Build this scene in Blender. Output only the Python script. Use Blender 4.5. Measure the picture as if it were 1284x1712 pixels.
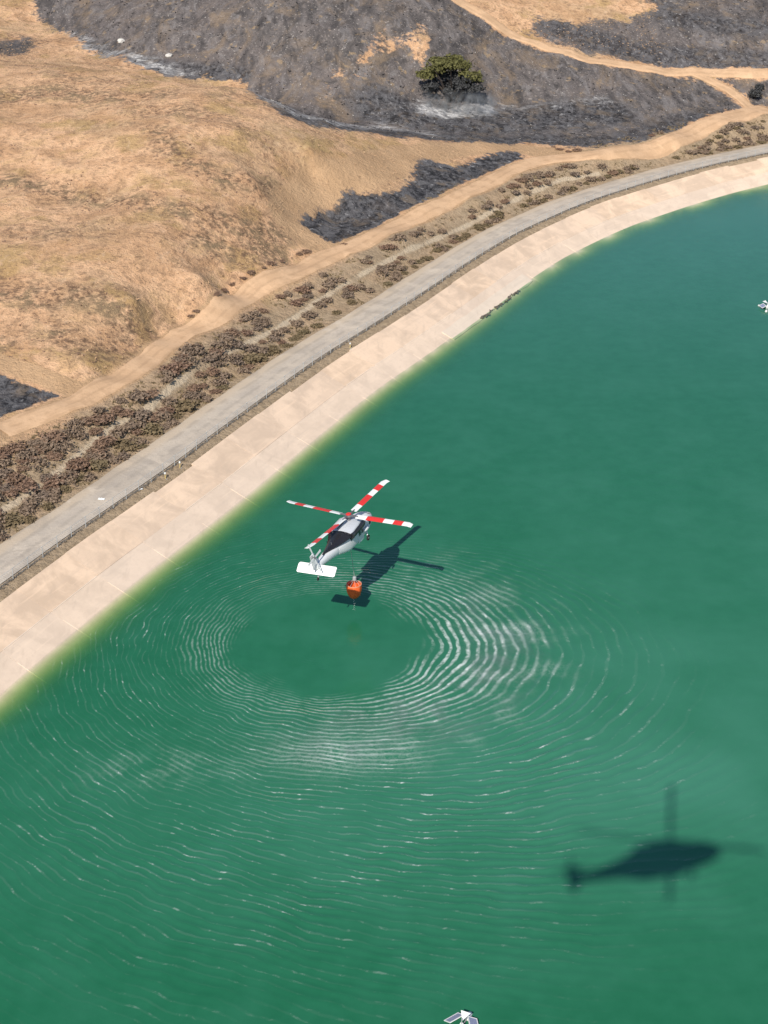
import bpy, bmesh, math, random
import numpy as np
from mathutils import Vector, Matrix

for o in list(bpy.data.objects): bpy.data.objects.remove(o, do_unlink=True)
scn = bpy.context.scene
COL = scn.collection

# ---------------------------------------------------------------- camera
cam = bpy.data.cameras.new('camera'); cam_ob = bpy.data.objects.new('camera', cam); COL.objects.link(cam_ob)
cam.sensor_fit = 'VERTICAL'; cam.angle = 2*math.atan(856/2576)
cam.clip_start = .1; cam.clip_end = 6000
cam_ob.location = (0, 0, 90); cam_ob.rotation_euler = (math.radians(90-27), 0, 0)
scn.camera = cam_ob

# ---------------------------------------------------------------- sky, sun, exposure
SUN_EL, SUN_AZ = math.radians(41), math.radians(15)          # the light travels towards 15 degrees right of the view
w = bpy.data.worlds.new('World'); scn.world = w; w.use_nodes = True
nt = w.node_tree; nt.nodes.clear()
sky = nt.nodes.new('ShaderNodeTexSky'); sky.sky_type = 'NISHITA'; sky.sun_disc = False
sky.sun_elevation = SUN_EL; sky.sun_rotation = math.pi + SUN_AZ
sky.air_density = 1.0; sky.dust_density = .35; sky.ozone_density = 2.2
bg = nt.nodes.new('ShaderNodeBackground'); bg.inputs[1].default_value = .085
wo = nt.nodes.new('ShaderNodeOutputWorld')
nt.links.new(sky.outputs[0], bg.inputs[0]); nt.links.new(bg.outputs[0], wo.inputs[0])
LIGHT = Vector((math.sin(SUN_AZ)*math.cos(SUN_EL), math.cos(SUN_AZ)*math.cos(SUN_EL), -math.sin(SUN_EL)))
sl = bpy.data.lights.new('sun', 'SUN'); sl.energy = 4.2; sl.angle = math.radians(.53); sl.color = (1, .94, .84)
so = bpy.data.objects.new('sun', sl); COL.objects.link(so)
so.rotation_euler = LIGHT.to_track_quat('-Z', 'Y').to_euler(); so.location = (-100, -300, 400)
vs = scn.view_settings
vs.view_transform = 'Standard'; vs.look = 'None'; vs.exposure = 0.43; vs.gamma = 1; vs.use_curve_mapping = False
scn.render.engine = 'CYCLES'
scn.cycles.use_denoising = True
scn.cycles.max_bounces = 6; scn.cycles.diffuse_bounces = 2; scn.cycles.glossy_bounces = 2
scn.cycles.transparent_max_bounces = 8; scn.cycles.transmission_bounces = 3
scn.cycles.caustics_reflective = False; scn.cycles.caustics_refractive = False

HEIGHTS = [(-46.0,163.1,3.5),(-40.5,172.1,3.5),(-35.7,182.9,3.5),(-31.2,192.1,3.5),(-26.8,200.3,3.5),(-21.4,211.9,3.5),(-15.1,225.7,3.5),(-3.1,247.8,3.5),(9.3,269.0,3.5),(20.2,289.8,3.5),(33.9,305.7,3.5),(47.9,322.1,3.5),(64.1,339.6,3.5),(76.7,353.2,3.5),(90.5,363.6,3.5),(-50.3,184.3,7.0),(-46.3,189.4,7.0),(-41.8,193.0,7.0),(-39.8,198.3,7.0),(-36.3,202.2,7.0),(-33.1,206.3,7.0),(-30.4,214.6,7.0),(-27.5,221.3,7.0),(-22.7,235.8,7.0),(-16.9,245.9,7.0),(-12.0,254.5,7.0),(-5.9,263.2,7.0),(3.1,273.6,7.0),(18.2,298.8,7.0),(29.5,316.1,7.0),(46.2,331.0,7.0),(53.0,333.6,7.0),(67.0,346.6,7.0),(82.3,362.4,7.0),(91.9,371.7,7.0),(-51.3,188.7,7.3),(-47.9,192.3,7.3),(-44.3,197.6,7.3),(-39.6,205.5,7.3),(-36.3,213.5,7.3),(-34.9,221.8,7.3),(-31.9,227.4,7.3),(-25.8,241.1,7.3),(-16.2,256.8,7.3),(-10.2,264.0,7.3),(-1.5,275.6,7.3),(8.1,290.6,7.3),(24.6,320.7,7.3),(36.4,333.4,7.3),(53.8,338.7,7.3),(63.3,348.7,7.3),(73.6,361.1,7.3),(94.7,384.1,7.3),(-53.4,198.7,8.0),(-49.1,202.9,9.0),(-42.1,206.2,9.5),(-56.0,211.9,11.0),(-48.1,216.8,12.0),(-38.4,223.4,12.5),(-29.8,236.4,12.0),(-21.6,253.8,10.5),(-15.2,267.4,9.0),(-59.1,227.4,14.0),(-48.1,233.2,15.0),(-36.3,244.3,15.5),(-25.0,259.6,14.0),(-17.7,275.8,11.5),(-64.5,252.8,16.0),(-50.3,258.2,16.5),(-35.1,260.3,18.0),(-23.9,274.0,17.5),(-13.9,291.6,14.0),(-69.5,276.6,19.0),(-53.6,279.3,20.5),(-39.7,282.1,22.0),(-27.1,289.1,22.0),(-14.0,294.0,18.0),(-5.0,303.4,14.5),(7.2,320.5,11.5),(23.2,336.1,9.0),(-75.8,306.6,22.0),(-58.1,307.4,23.0),(-42.8,308.2,24.0),(-29.1,313.3,23.5),(-22.7,306.2,21.5),(-14.6,309.0,18.5),(-5.2,316.7,15.5),(7.3,326.2,12.0),(20.6,335.1,9.5),(-83.9,344.4,24.0),(-67.7,341.1,24.0),(-56.7,337.2,23.5),(-42.8,327.8,23.5),(-29.2,321.9,23.5),(-9.2,281.8,7.5),(-2.5,288.1,8.0),(6.9,303.5,8.5),(19.9,321.9,8.0),(27.9,328.5,8.0),(-91.8,420.6,20.5),(-81.2,405.2,19.5),(-69.3,388.1,18.5),(-56.9,372.5,17.5),(-45.4,370.5,16.5),(-30.8,363.0,15.0),(-21.9,351.0,13.5),(-10.9,345.8,12.0),(-0.3,344.2,10.5),(13.1,346.1,9.0),(28.1,348.6,8.0),(43.0,349.0,7.5),(57.0,352.5,7.5),(-83.4,428.9,25.0),(-59.7,409.1,28.0),(-57.1,386.7,23.0),(-35.7,395.9,30.0),(-34.4,376.6,22.0),(-11.9,389.3,31.0),(-11.5,372.3,25.5),(-11.3,361.6,18.0),(8.6,395.9,30.0),(8.2,375.9,23.5),(8.1,367.3,15.5),(16.5,364.2,12.0),(32.2,415.7,27.0),(30.4,385.8,17.5),(29.4,368.9,11.0),(51.4,404.1,20.0),(45.8,377.1,13.5),(44.4,363.0,9.5),(67.1,406.9,19.5),(65.2,391.7,14.5),(62.4,371.2,10.5),(89.2,428.9,25.0),(86.1,409.8,19.0),(84.0,396.6,14.0),(102.6,428.9,25.0),(99.0,409.8,19.0),(96.1,393.4,13.0),(95.0,387.2,10.0),(79.1,384.8,10.5),(71.9,367.5,8.5),(-0.3,420.1,44.0),(-95.5,481.1,34.0),(96.8,474.9,38.0),(-74.7,236.1,18.0),(-89.4,292.6,24.0),(-120.7,409.1,28.0),(-63.5,191.4,11.0),(114.6,399.1,15.0),(123.0,435.5,24.0),(111.3,382.9,8.0),(-56.8,179.1,7.0)]
# ---------------------------------------------------------------- numeric helpers
def perlin(x, y, seed=0):
    x = np.asarray(x, np.float64); y = np.asarray(y, np.float64)
    xi = np.floor(x).astype(np.int64); yi = np.floor(y).astype(np.int64)
    xf = x - xi; yf = y - yi
    u = xf*xf*xf*(xf*(xf*6-15)+10); v = yf*yf*yf*(yf*(yf*6-15)+10)
    def g(ix, iy, dx, dy):
        h = (ix*374761393 + iy*668265263 + seed*1442695041) & 0xFFFFFFFF
        h = ((h ^ (h >> 13))*1274126177) & 0xFFFFFFFF
        a = ((h ^ (h >> 16)) & 0xFFFF)*(2*np.pi/65536)
        return np.cos(a)*dx + np.sin(a)*dy
    n0 = g(xi, yi, xf, yf)*(1-u) + g(xi+1, yi, xf-1, yf)*u
    n1 = g(xi, yi+1, xf, yf-1)*(1-u) + g(xi+1, yi+1, xf-1, yf-1)*u
    return (n0*(1-v) + n1*v)*1.41
def fbm(x, y, seed=0, octaves=4, gain=.5):
    s = 0; a = 1; t = 0
    for o in range(octaves):
        s = s + a*perlin(x, y, seed+o*17); t += a; a *= gain
        x = x*2.03+5.1; y = y*2.03-3.7
    return s/t
def sstep(a, b, x):
    t = np.clip((x-a)/(b-a), 0, 1)
    return t*t*(3-2*t)
def catmull(P, n=8, closed=False):
    P = np.array(P, float)
    Q = np.vstack([P[-1], P, P[0], P[1]]) if closed else np.vstack([2*P[0]-P[1], P, 2*P[-1]-P[-2]])
    t = (np.arange(n)/n)[:, None]; o = []
    for i in range(1, len(Q)-2):
        p0, p1, p2, p3 = Q[i-1:i+3]
        o.append(.5*((2*p1)+(p2-p0)*t+(2*p0-5*p1+4*p2-p3)*t*t+(3*p1-3*p2+p3-p0)*t**3))
    if not closed: o.append(P[-1:])
    return np.vstack(o)
def resample(L, step):
    S = np.r_[0, np.cumsum(np.linalg.norm(np.diff(L, axis=0), axis=1))]
    n = max(2, int(round(S[-1]/step))+1); q = np.linspace(0, S[-1], n)
    return np.stack([np.interp(q, S, L[:, k]) for k in range(L.shape[1])], 1)
def nearest(x, y, L):
    """distance to the polyline L and position along it"""
    S = np.r_[0, np.cumsum(np.hypot(*np.diff(L, axis=0).T))]
    bd = np.full(x.shape, 1e18); bs = np.zeros(x.shape)
    for i in range(len(L)-1):
        ax, ay = L[i]; dx, dy = L[i+1]-L[i]; l2 = dx*dx+dy*dy
        t = np.clip(((x-ax)*dx+(y-ay)*dy)/l2, 0, 1)
        d = (x-ax-t*dx)**2+(y-ay-t*dy)**2
        m = d < bd; bd = np.where(m, d, bd); bs = np.where(m, S[i]+t*math.sqrt(l2), bs)
    return np.sqrt(bd), bs
def inside(x, y, P):
    r = np.zeros(x.shape, bool); n = len(P)
    for i in range(n):
        x0, y0 = P[i]; x1, y1 = P[(i+1) % n]
        if y0 == y1: continue
        c = ((y0 > y) != (y1 > y)) & (x < (x1-x0)*(y-y0)/(y1-y0)+x0)
        r ^= c
    return r
def sdist(x, y, P):
    """signed distance to the closed polygon P, positive inside"""
    d, _ = nearest(x, y, np.vstack([P, P[:1]]))
    return np.where(inside(x, y, P), d, -d)

# ---------------------------------------------------------------- the lie of the land (metres)
SHORE_SEEN = [(-43.6,128.8),(-40.3,134.6),(-37.9,140.0),(-33.4,149.9),(-29.6,158.1),(-25.1,167.1),(-18.9,179.7),(-13.0,192.6),(-2.0,216.0),(5.4,229.6),(11.4,240.8),(15.0,247.6),(27.6,271.8),(37.9,288.4),(55.1,309.6),(84.8,336.1)]
SHORE_REST = [(130,364),(190,385),(265,390),(340,365),(400,300),(425,200),(415,90),(370,-20),(290,-110),(180,-160),(60,-170),(-50,-150),(-120,-90),(-140,-10),(-110,50),(-72,95)]
SHORE = resample(np.vstack([(c := catmull(SHORE_SEEN+SHORE_REST, 10, True)), c[:1]]), 3.0)
D_TOP, D_FENCE, D_ROAD0, D_ROAD1 = 7.7, 9.3, 9.9, 15.7
Z_TOP, Z_ROAD = 3.2, 3.5
def land_rbf():
    P = np.array(HEIGHTS); xy = P[:, :2]/100; r = np.linalg.norm(xy[:, None]-xy[None], axis=2)
    n = len(P); A = np.zeros((n+1, n+1)); A[:n, :n] = r + np.eye(n)*0.004; A[:n, n] = A[n, :n] = 1
    w = np.linalg.solve(A, np.r_[P[:, 2], 0]); return xy, w
_RXY, _RW = land_rbf()
def shore_d(x, y):
    """signed distance from the waterline: positive on land"""
    d, s = nearest(x, y, SHORE)
    return np.where(inside(x, y, SHORE), -d, d), s
def hill(x, y):
    h = np.full(x.shape, _RW[-1])
    for (a, b), w in zip(_RXY, _RW[:-1]):
        h = h + w*np.hypot(x/100-a, y/100-b)
    far = sstep(60, 500, np.maximum(np.maximum(np.abs(x-20)-130, y-470), 100-y))
    h = h*(1-far) + far*(28+24*fbm(x/300, y/300, 5, 3))
    return h
def land(x, y, d=None, fine=True):
    if d is None: d, _ = shore_d(x, y)
    z0 = np.where(d < D_TOP, d*Z_TOP/D_TOP, Z_TOP+(Z_ROAD-Z_TOP)*sstep(D_TOP, D_ROAD0, d))
    z0 = np.maximum(z0, -7)
    h = hill(x, y)
    if fine:
        k = sstep(34, 60, d)
        h = h + k*(1.1*fbm(x/26, y/26, 3, 4)+.45*(1-2*np.abs(perlin(x/11, y/17, 9)))) + .12*fbm(x/2.5, y/2.5, 8, 3)*sstep(16, 22, d)
    t = sstep(D_ROAD1, D_ROAD1+7, d)
    return z0*(1-t) + np.maximum(h, 3.0)*t
TRACK = [(-50.8,186.4),(-46.9,190.8),(-42.9,195.4),(-39.3,201.5),(-36.0,207.6),(-33.3,216.5),(-30.6,223.8),(-26.5,230.2),(-21.9,242.3),(-16.4,250.3),(-10.7,260.3),(-4.5,269.0),(3.1,282.2),(11.4,294.7),(19.0,306.4),(27.4,321.0),(35.8,330.0),(46.5,333.7),(55.3,340.1),(64.5,347.9),(75.1,361.3),(93.5,378.7)]
UPPER_TRACK = [(17.4,403.4),(22.2,401.8),(25.9,400.5),(33.5,396.9),(41.4,394.0),(51.7,391.1),(63.0,391.0),(71.5,391.5),(83.5,393.3),(96.0,393.2)]
SPUR_TRACK = [(71.5,391.5),(75.8,392.1),(80.3,390.1),(84.9,386.2),(87.6,382.0),(89.0,376.6)]
LOOP_TRACK = [(-10.0,265.6),(-13.1,267.8),(-16.3,269.4),(-16.9,276.5),(-12.7,288.0),(-4.9,296.4),(4.7,314.1),(15.1,328.2),(25.9,336.2),(36.2,334.2)]
LEFT_TRACK = [(-55.4,204.9),(-50.9,203.1),(-46.3,200.7),(-41.9,199.1)]
BRUSH_A = [(-69.3,270.9),(-61.1,266.6),(-53.1,263.1),(-45.3,259.4),(-36.7,256.2),(-30.8,256.8),(-24.9,259.3)]
BRUSH_B = [(-41.9,286.7),(-38.7,278.4),(-34.4,273.0),(-28.9,271.2),(-22.8,273.8),(-19.0,280.3)]
BRUSH_C = [(-30.7,256.3),(-24.9,258.0),(-19.1,263.7)]
BRUSH_D = [(-59.8,226.2),(-52.5,221.6),(-46.5,223.6),(-39.9,220.8),(-36.2,219.1)]
BRUSH_E = [(-77.1,313.2),(-67.7,320.8),(-55.4,312.8),(-45.8,313.2)]
BRUSH_F = [(-47.4,212.3),(-41.7,209.1),(-37.5,215.5)]
BRUSH_G = [(-30.2,250.5),(-24.4,250.8),(-18.8,257.8)]
EDGE_SHRUBS = [(-20.3,249.8),(-19.3,252.0),(-23.5,245.5),(-25.1,243.4),(-26.8,235.2),(-26.4,241.1),(-22.2,247.4),(-17.7,255.4),(-14.8,260.3),(-29.5,230.0),(-30.3,228.9),(-13.7,261.9),(-7.2,267.9),(38.4,336.9),(40.2,335.2),(37.3,338.7),(42.2,336.0),(79.8,360.2),(82.1,361.2),(86.2,367.1),(87.8,366.5),(77.4,357.8),(75.1,355.6),(90.2,369.4)]
BENCH = [(-47.2,168.7),(-45.6,171.6),(-43.2,176.7),(-41.1,181.7),(-38.6,188.1),(-36.2,193.2),(-33.5,197.5),(-27.6,212.4),(-22.2,222.5),(-15.6,234.8),(-8.8,248.6),(-3.3,258.4),(-0.2,263.5),(11.0,282.4),(21.0,297.8),(27.7,308.0),(37.5,320.8),(45.9,327.5)]
BURN_WEDGE = [(-59.4,203.9),(-54.0,202.1),(-51.4,201.5),(-47.8,199.6),(-44.3,198.5),(-45.2,196.6),(-48.1,192.8),(-51.4,189.3),(-55.1,185.0)]
BURN_HOLLOW = [(-14.8,272.7),(-12.4,283.3),(-7.3,289.8),(0.3,294.9),(3.3,297.0),(5.7,305.0),(5.1,309.6),(9.6,315.6),(14.8,315.6),(19.5,325.1),(24.2,330.7),(29.7,331.8),(29.9,327.1),(23.4,317.5),(16.5,307.3),(10.2,295.3),(3.2,283.8),(-2.4,274.2),(-9.1,267.3)]
BURN_SLOPE = [(-95.1,435.8),(-91.9,423.3),(-83.1,407.6),(-72.5,389.5),(-56.7,370.4),(-48.0,368.5),(-33.7,365.5),(-26.5,318.4),(-20.5,309.8),(-12.4,313.6),(-0.3,323.3),(10.0,330.0),(34.2,341.3),(47.1,338.5),(62.0,349.2),(75.5,363.5),(87.3,376.7),(84.3,384.6),(79.7,388.4),(72.5,390.4),(62.8,389.7),(51.6,389.4),(41.3,392.5),(33.4,395.3),(25.9,398.8),(21.4,400.9),(17.8,405.6)]
BURN_BEYOND = [(39.5,409.1),(35.8,399.5),(47.6,396.1),(59.3,392.6),(73.0,393.9),(98.8,395.4),(106.3,434.5),(66.7,429.2),(72.1,421.5),(63.3,413.8),(48.8,409.3)]
BURN_RIGHT = [(77.0,390.5),(98.1,391.2),(96.7,382.8),(89.6,378.8),(88.8,384.6),(84.3,388.7)]
BURN_LEFT = [(-96.4,385.9),(-91.2,402.3),(-85.8,397.6),(-85.6,382.3),(-91.3,364.0)]
ASH_GULLY = [(-81.2,405.3),(-69.0,386.1),(-58.0,375.4),(-48.3,370.8)]
ASH_GULLY_LOW = [(-26.1,321.2),(-18.7,319.4),(-10.3,324.3),(-0.3,342.5),(8.9,339.6)]
ASH_TREE = [(10.2,357.2),(14.2,357.2),(18.4,359.3),(23.1,361.9)]
CHAR_FOOT = [(-22.7,306.3),(-10.0,316.6),(4.9,330.7),(20.8,339.0),(37.1,344.0),(50.4,343.3),(65.5,354.3),(78.9,367.2)]
CHAR_TOP = [(43.9,406.2),(54.2,401.7),(66.0,398.5),(81.3,398.8),(96.9,397.9)]
CHAR_CREST = [(70.9,424.5),(76.3,417.6),(86.8,414.2),(99.6,412.9)]
ASH_MID = [(27.8,365.2),(40.6,366.6),(52.3,371.0)]
CHAR_BAND = [(-0.3,353.9),(10.6,351.6),(24.5,356.0),(38.6,359.6),(51.4,363.2)]
CHAR_GULLY = [(-74.6,393.4),(-61.7,376.2),(-44.0,370.5),(-33.8,366.7)]
PALE_FACE = [(9.1,385.0),(8.2,374.0),(7.4,369.0),(9.9,369.7),(11.3,374.9),(12.7,385.2)]
BARE_PATCH = [(-18.5,352.6),(-14.1,365.1),(-5.9,374.3),(-0.3,384.3),(8.5,390.3),(10.4,377.9),(8.9,371.2),(1.1,366.7),(-5.7,357.1),(-10.9,345.7)]
TREE = (16.0, 363.5)
BUSH_A = (91.3, 384.3)
BUSH_B = (93.0, 387.4)
ROCK_A = (-51.3, 377.2)
ROCK_B = (-64.6, 390.0)
LITTER_A = (-35.5, 173.1)
LITTER_B = (-30.9, 176.1)
POST_A = (-28.3, 179.7)
POST_B = (-26.8, 183.0)
POST_C = (-5.3, 226.9)
R = random.Random(7)
NP = np.random.default_rng(11)
# ---------------------------------------------------------------- object helpers
def link(name, me, parent=None):
    o = bpy.data.objects.new(name, me); COL.objects.link(o)
    if parent is not None: o.parent = parent
    return o
def empty(name, loc=(0, 0, 0), rot=(0, 0, 0)):
    o = link(name, None); o.empty_display_size = .3; o.location = loc; o.rotation_euler = rot
    return o
def tag(o, label=None, cat=None, group=None, kind=None):
    if label: o['label'] = label
    if cat: o['category'] = cat
    if group: o['group'] = group
    if kind: o['kind'] = kind
    return o
def mesh(name, verts, faces, mat, smooth=False):
    me = bpy.data.meshes.new(name); me.from_pydata([tuple(v) for v in verts], [], faces)
    if mat is not None: me.materials.append(mat)
    if smooth: me.polygons.foreach_set('use_smooth', [True]*len(me.polygons))
    me.update(); return me
def tri_mesh(name, V, T, mat, smooth=False):
    """large triangle or quad soup from arrays"""
    V = np.asarray(V, np.float32); T = np.asarray(T, np.int32); k = T.shape[1]
    me = bpy.data.meshes.new(name); me.vertices.add(len(V)); me.vertices.foreach_set('co', V.ravel())
    me.loops.add(T.size); me.loops.foreach_set('vertex_index', T.ravel())
    me.polygons.add(len(T)); me.polygons.foreach_set('loop_start', np.arange(0, T.size, k, dtype=np.int32))
    me.polygons.foreach_set('loop_total', np.full(len(T), k, np.int32))
    me.polygons.foreach_set('use_smooth', np.full(len(T), smooth))
    me.update(calc_edges=True); me.validate()
    if mat is not None: me.materials.append(mat)
    return me
def grid_faces(nr, nc):
    i = np.arange(nr*nc).reshape(nr, nc)
    return np.stack([i[:-1, :-1], i[:-1, 1:], i[1:, 1:], i[1:, :-1]], -1).reshape(-1, 4)
def attr(me, name, data):
    data = np.asarray(data, np.float32)
    if data.ndim == 1:
        a = me.attributes.new(name, 'FLOAT', 'POINT'); a.data.foreach_set('value', data)
    else:
        a = me.attributes.new(name, 'FLOAT_COLOR', 'POINT')
        a.data.foreach_set('color', np.c_[data, np.ones((len(data), 4-data.shape[1]))].astype(np.float32).ravel())
class MB:
    """collects simple solids into one mesh"""
    def __init__(s): s.v = []; s.f = []
    def add(s, v, f):
        n = len(s.v); s.v += [tuple(p) for p in v]; s.f += [tuple(i+n for i in q) for q in f]; return s
    def hexa(s, p): return s.add(p, [(3, 2, 1, 0), (4, 5, 6, 7), (0, 1, 5, 4), (1, 2, 6, 5), (2, 3, 7, 6), (3, 0, 4, 7)])
    def box(s, c, h, M=None):
        p = [Vector((x*h[0], y*h[1], z*h[2])) for z in (-1, 1) for x, y in ((-1, -1), (1, -1), (1, 1), (-1, 1))]
        if M is not None: p = [M @ q for q in p]
        return s.hexa([q+Vector(c) for q in p])
    def tube(s, pts, rad, n=6, caps=True):
        pts = [Vector(p) for p in pts]; rad = rad if isinstance(rad, (list, tuple)) else [rad]*len(pts)
        b = len(s.v)
        for i, p in enumerate(pts):
            t = (pts[min(i+1, len(pts)-1)]-pts[max(i-1, 0)]).normalized()
            u = t.cross(Vector((0, 0, 1)) if abs(t.z) < .9 else Vector((1, 0, 0))).normalized(); q = t.cross(u)
            for k in range(n):
                a = 2*math.pi*k/n; s.v.append(tuple(p+(u*math.cos(a)+q*math.sin(a))*rad[i]))
        for i in range(len(pts)-1):
            for k in range(n):
                k2 = (k+1) % n; s.f.append((b+i*n+k, b+i*n+k2, b+(i+1)*n+k2, b+(i+1)*n+k))
        if caps:
            s.f.append(tuple(b+k for k in range(n))[::-1]); s.f.append(tuple(b+(len(pts)-1)*n+k for k in range(n)))
        return s
    def lathe(s, prof, n=16, c=(0, 0, 0), wob=None, caps=True):
        b = len(s.v); c = Vector(c)
        for i, (r, z) in enumerate(prof):
            for k in range(n):
                a = 2*math.pi*k/n; rr = r*(wob(a, z) if wob else 1)
                s.v.append(tuple(c+Vector((rr*math.cos(a), rr*math.sin(a), z))))
        for i in range(len(prof)-1):
            for k in range(n):
                k2 = (k+1) % n; s.f.append((b+i*n+k, b+i*n+k2, b+(i+1)*n+k2, b+(i+1)*n+k))
        if caps: s.f.append(tuple(b+k for k in range(n))[::-1]); s.f.append(tuple(b+(len(prof)-1)*n+k for k in range(n)))
        return s
    def loft(s, secs, n=24, sel=None):
        """secs: (y, x, z, half width, half height, exponent); rings of a superellipse along y"""
        b = len(s.v)
        for (y, x, z, hw, hh, e) in secs:
            for k in range(n):
                a = 2*math.pi*k/n; ca, sa = math.cos(a), math.sin(a)
                s.v.append((x+hw*math.copysign(abs(ca)**(2/e), ca), y, z+hh*math.copysign(abs(sa)**(2/e), sa)))
        m = len(secs)
        for i in range(m-1):
            for k in range(n):
                if sel and not sel(i, k): continue
                k2 = (k+1) % n; s.f.append((b+i*n+k, b+(i+1)*n+k, b+(i+1)*n+k2, b+i*n+k2))
        if not sel:
            s.f.append(tuple(b+k for k in range(n))); s.f.append(tuple(b+(m-1)*n+k for k in range(n))[::-1])
        return s
    def xform(s, M):
        s.v = [tuple(M @ Vector(p)) for p in s.v]; return s
    def build(s, name, mat, parent=None, smooth=False):
        me = mesh(name, s.v, s.f, mat, smooth)
        if smooth:
            try: me.set_sharp_from_angle(angle=math.radians(40))
            except Exception: pass
        return link(name, me, parent)
# ---------------------------------------------------------------- material helpers
class NT:
    def __init__(s, name):
        s.m = bpy.data.materials.new(name); s.m.use_nodes = True; s.t = s.m.node_tree; s.t.nodes.clear()
        s.out = s.t.nodes.new('ShaderNodeOutputMaterial')
    def n(s, typ, ins=None, **kw):
        nd = s.t.nodes.new('ShaderNode'+typ)
        for k, v in kw.items(): setattr(nd, k, v)
        for k, v in (ins or {}).items():
            if isinstance(v, bpy.types.NodeSocket): s.t.links.new(v, nd.inputs[k])
            else: nd.inputs[k].default_value = v
        return nd
    def math(s, op, a, b=0., c=0., clamp=False):
        return s.n('Math', {0: a, 1: b, 2: c}, operation=op, use_clamp=clamp).outputs[0]
    def mix(s, f, a, b, bt='MIX'):
        def col(v): return v if isinstance(v, bpy.types.NodeSocket) else (*v, 1) if len(v) == 3 else v
        return s.n('Mix', {0: f, 6: col(a), 7: col(b)}, data_type='RGBA', blend_type=bt).outputs[2]
    def noise(s, vec, scale, detail=4, rough=.55, dist=0.):
        return s.n('TexNoise', {'Vector': vec, 'Scale': scale, 'Detail': detail, 'Roughness': rough, 'Distortion': dist}).outputs[0]
    def step(s, x, a, b, lo=0., hi=1.):
        return s.n('MapRange', {0: x, 1: a, 2: b, 3: lo, 4: hi}, interpolation_type='SMOOTHSTEP').outputs[0]
    def ramp(s, x, stops):
        nd = s.n('ValToRGB', {0: x}); cr = nd.color_ramp
        while len(cr.elements) < len(stops): cr.elements.new(.5)
        for e, (p, c) in zip(cr.elements, stops): e.position = p; e.color = (*c, 1)
        return nd.outputs[0]
    def pos(s, scale=None):
        p = s.n('NewGeometry').outputs['Position']
        if scale is None: return p
        return s.n('Mapping', {0: p, 3: scale}).outputs[0]
    def attr(s, name): return s.n('Attribute', attribute_name=name)
    def bump(s, h, dist, strength=1.):
        return s.n('Bump', {'Height': h, 'Distance': dist, 'Strength': strength}).outputs[0]
    def surf(s, sock): s.t.links.new(sock, s.out.inputs[0]); return s.m
    def principled(s, col, rough=.8, spec=.3, normal=None, metal=0.):
        d = {'Base Color': col if isinstance(col, bpy.types.NodeSocket) else (*col, 1), 'Roughness': rough, 'Specular IOR Level': spec, 'Metallic': metal}
        if normal is not None: d['Normal'] = normal
        return s.surf(s.n('BsdfPrincipled', d).outputs[0])
def volume_box(name, lo, hi, build):
    m = MB(); c = [(a+b_)/2 for a, b_ in zip(lo, hi)]; h = [(b_-a)/2 for a, b_ in zip(lo, hi)]
    t = NT(name); d = build(t); vol = t.n('VolumePrincipled', {'Color': (.985, .985, .985, 1), 'Density': d, 'Anisotropy': .2})
    t.t.links.new(vol.outputs[0], t.out.inputs[1])
    o = m.box((0, 0, 0), h).build(name, t.m); o.location = c; return tag(o, kind='stuff')
def paint(name, col, rough=.5, var=.12, scale=3., spec=.4, metal=0.):
    """a painted or plastic surface with a little grime"""
    t = NT(name); tc = t.n('TexCoord').outputs['Object']
    n = t.noise(tc, scale, 5, .6)
    c = t.mix(t.step(n, .3, .75), col, tuple(v*(1-var) for v in col))
    r = t.math('MULTIPLY_ADD', n, .25, rough-.1)
    return t.principled(c, r, spec, None, metal)

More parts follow.
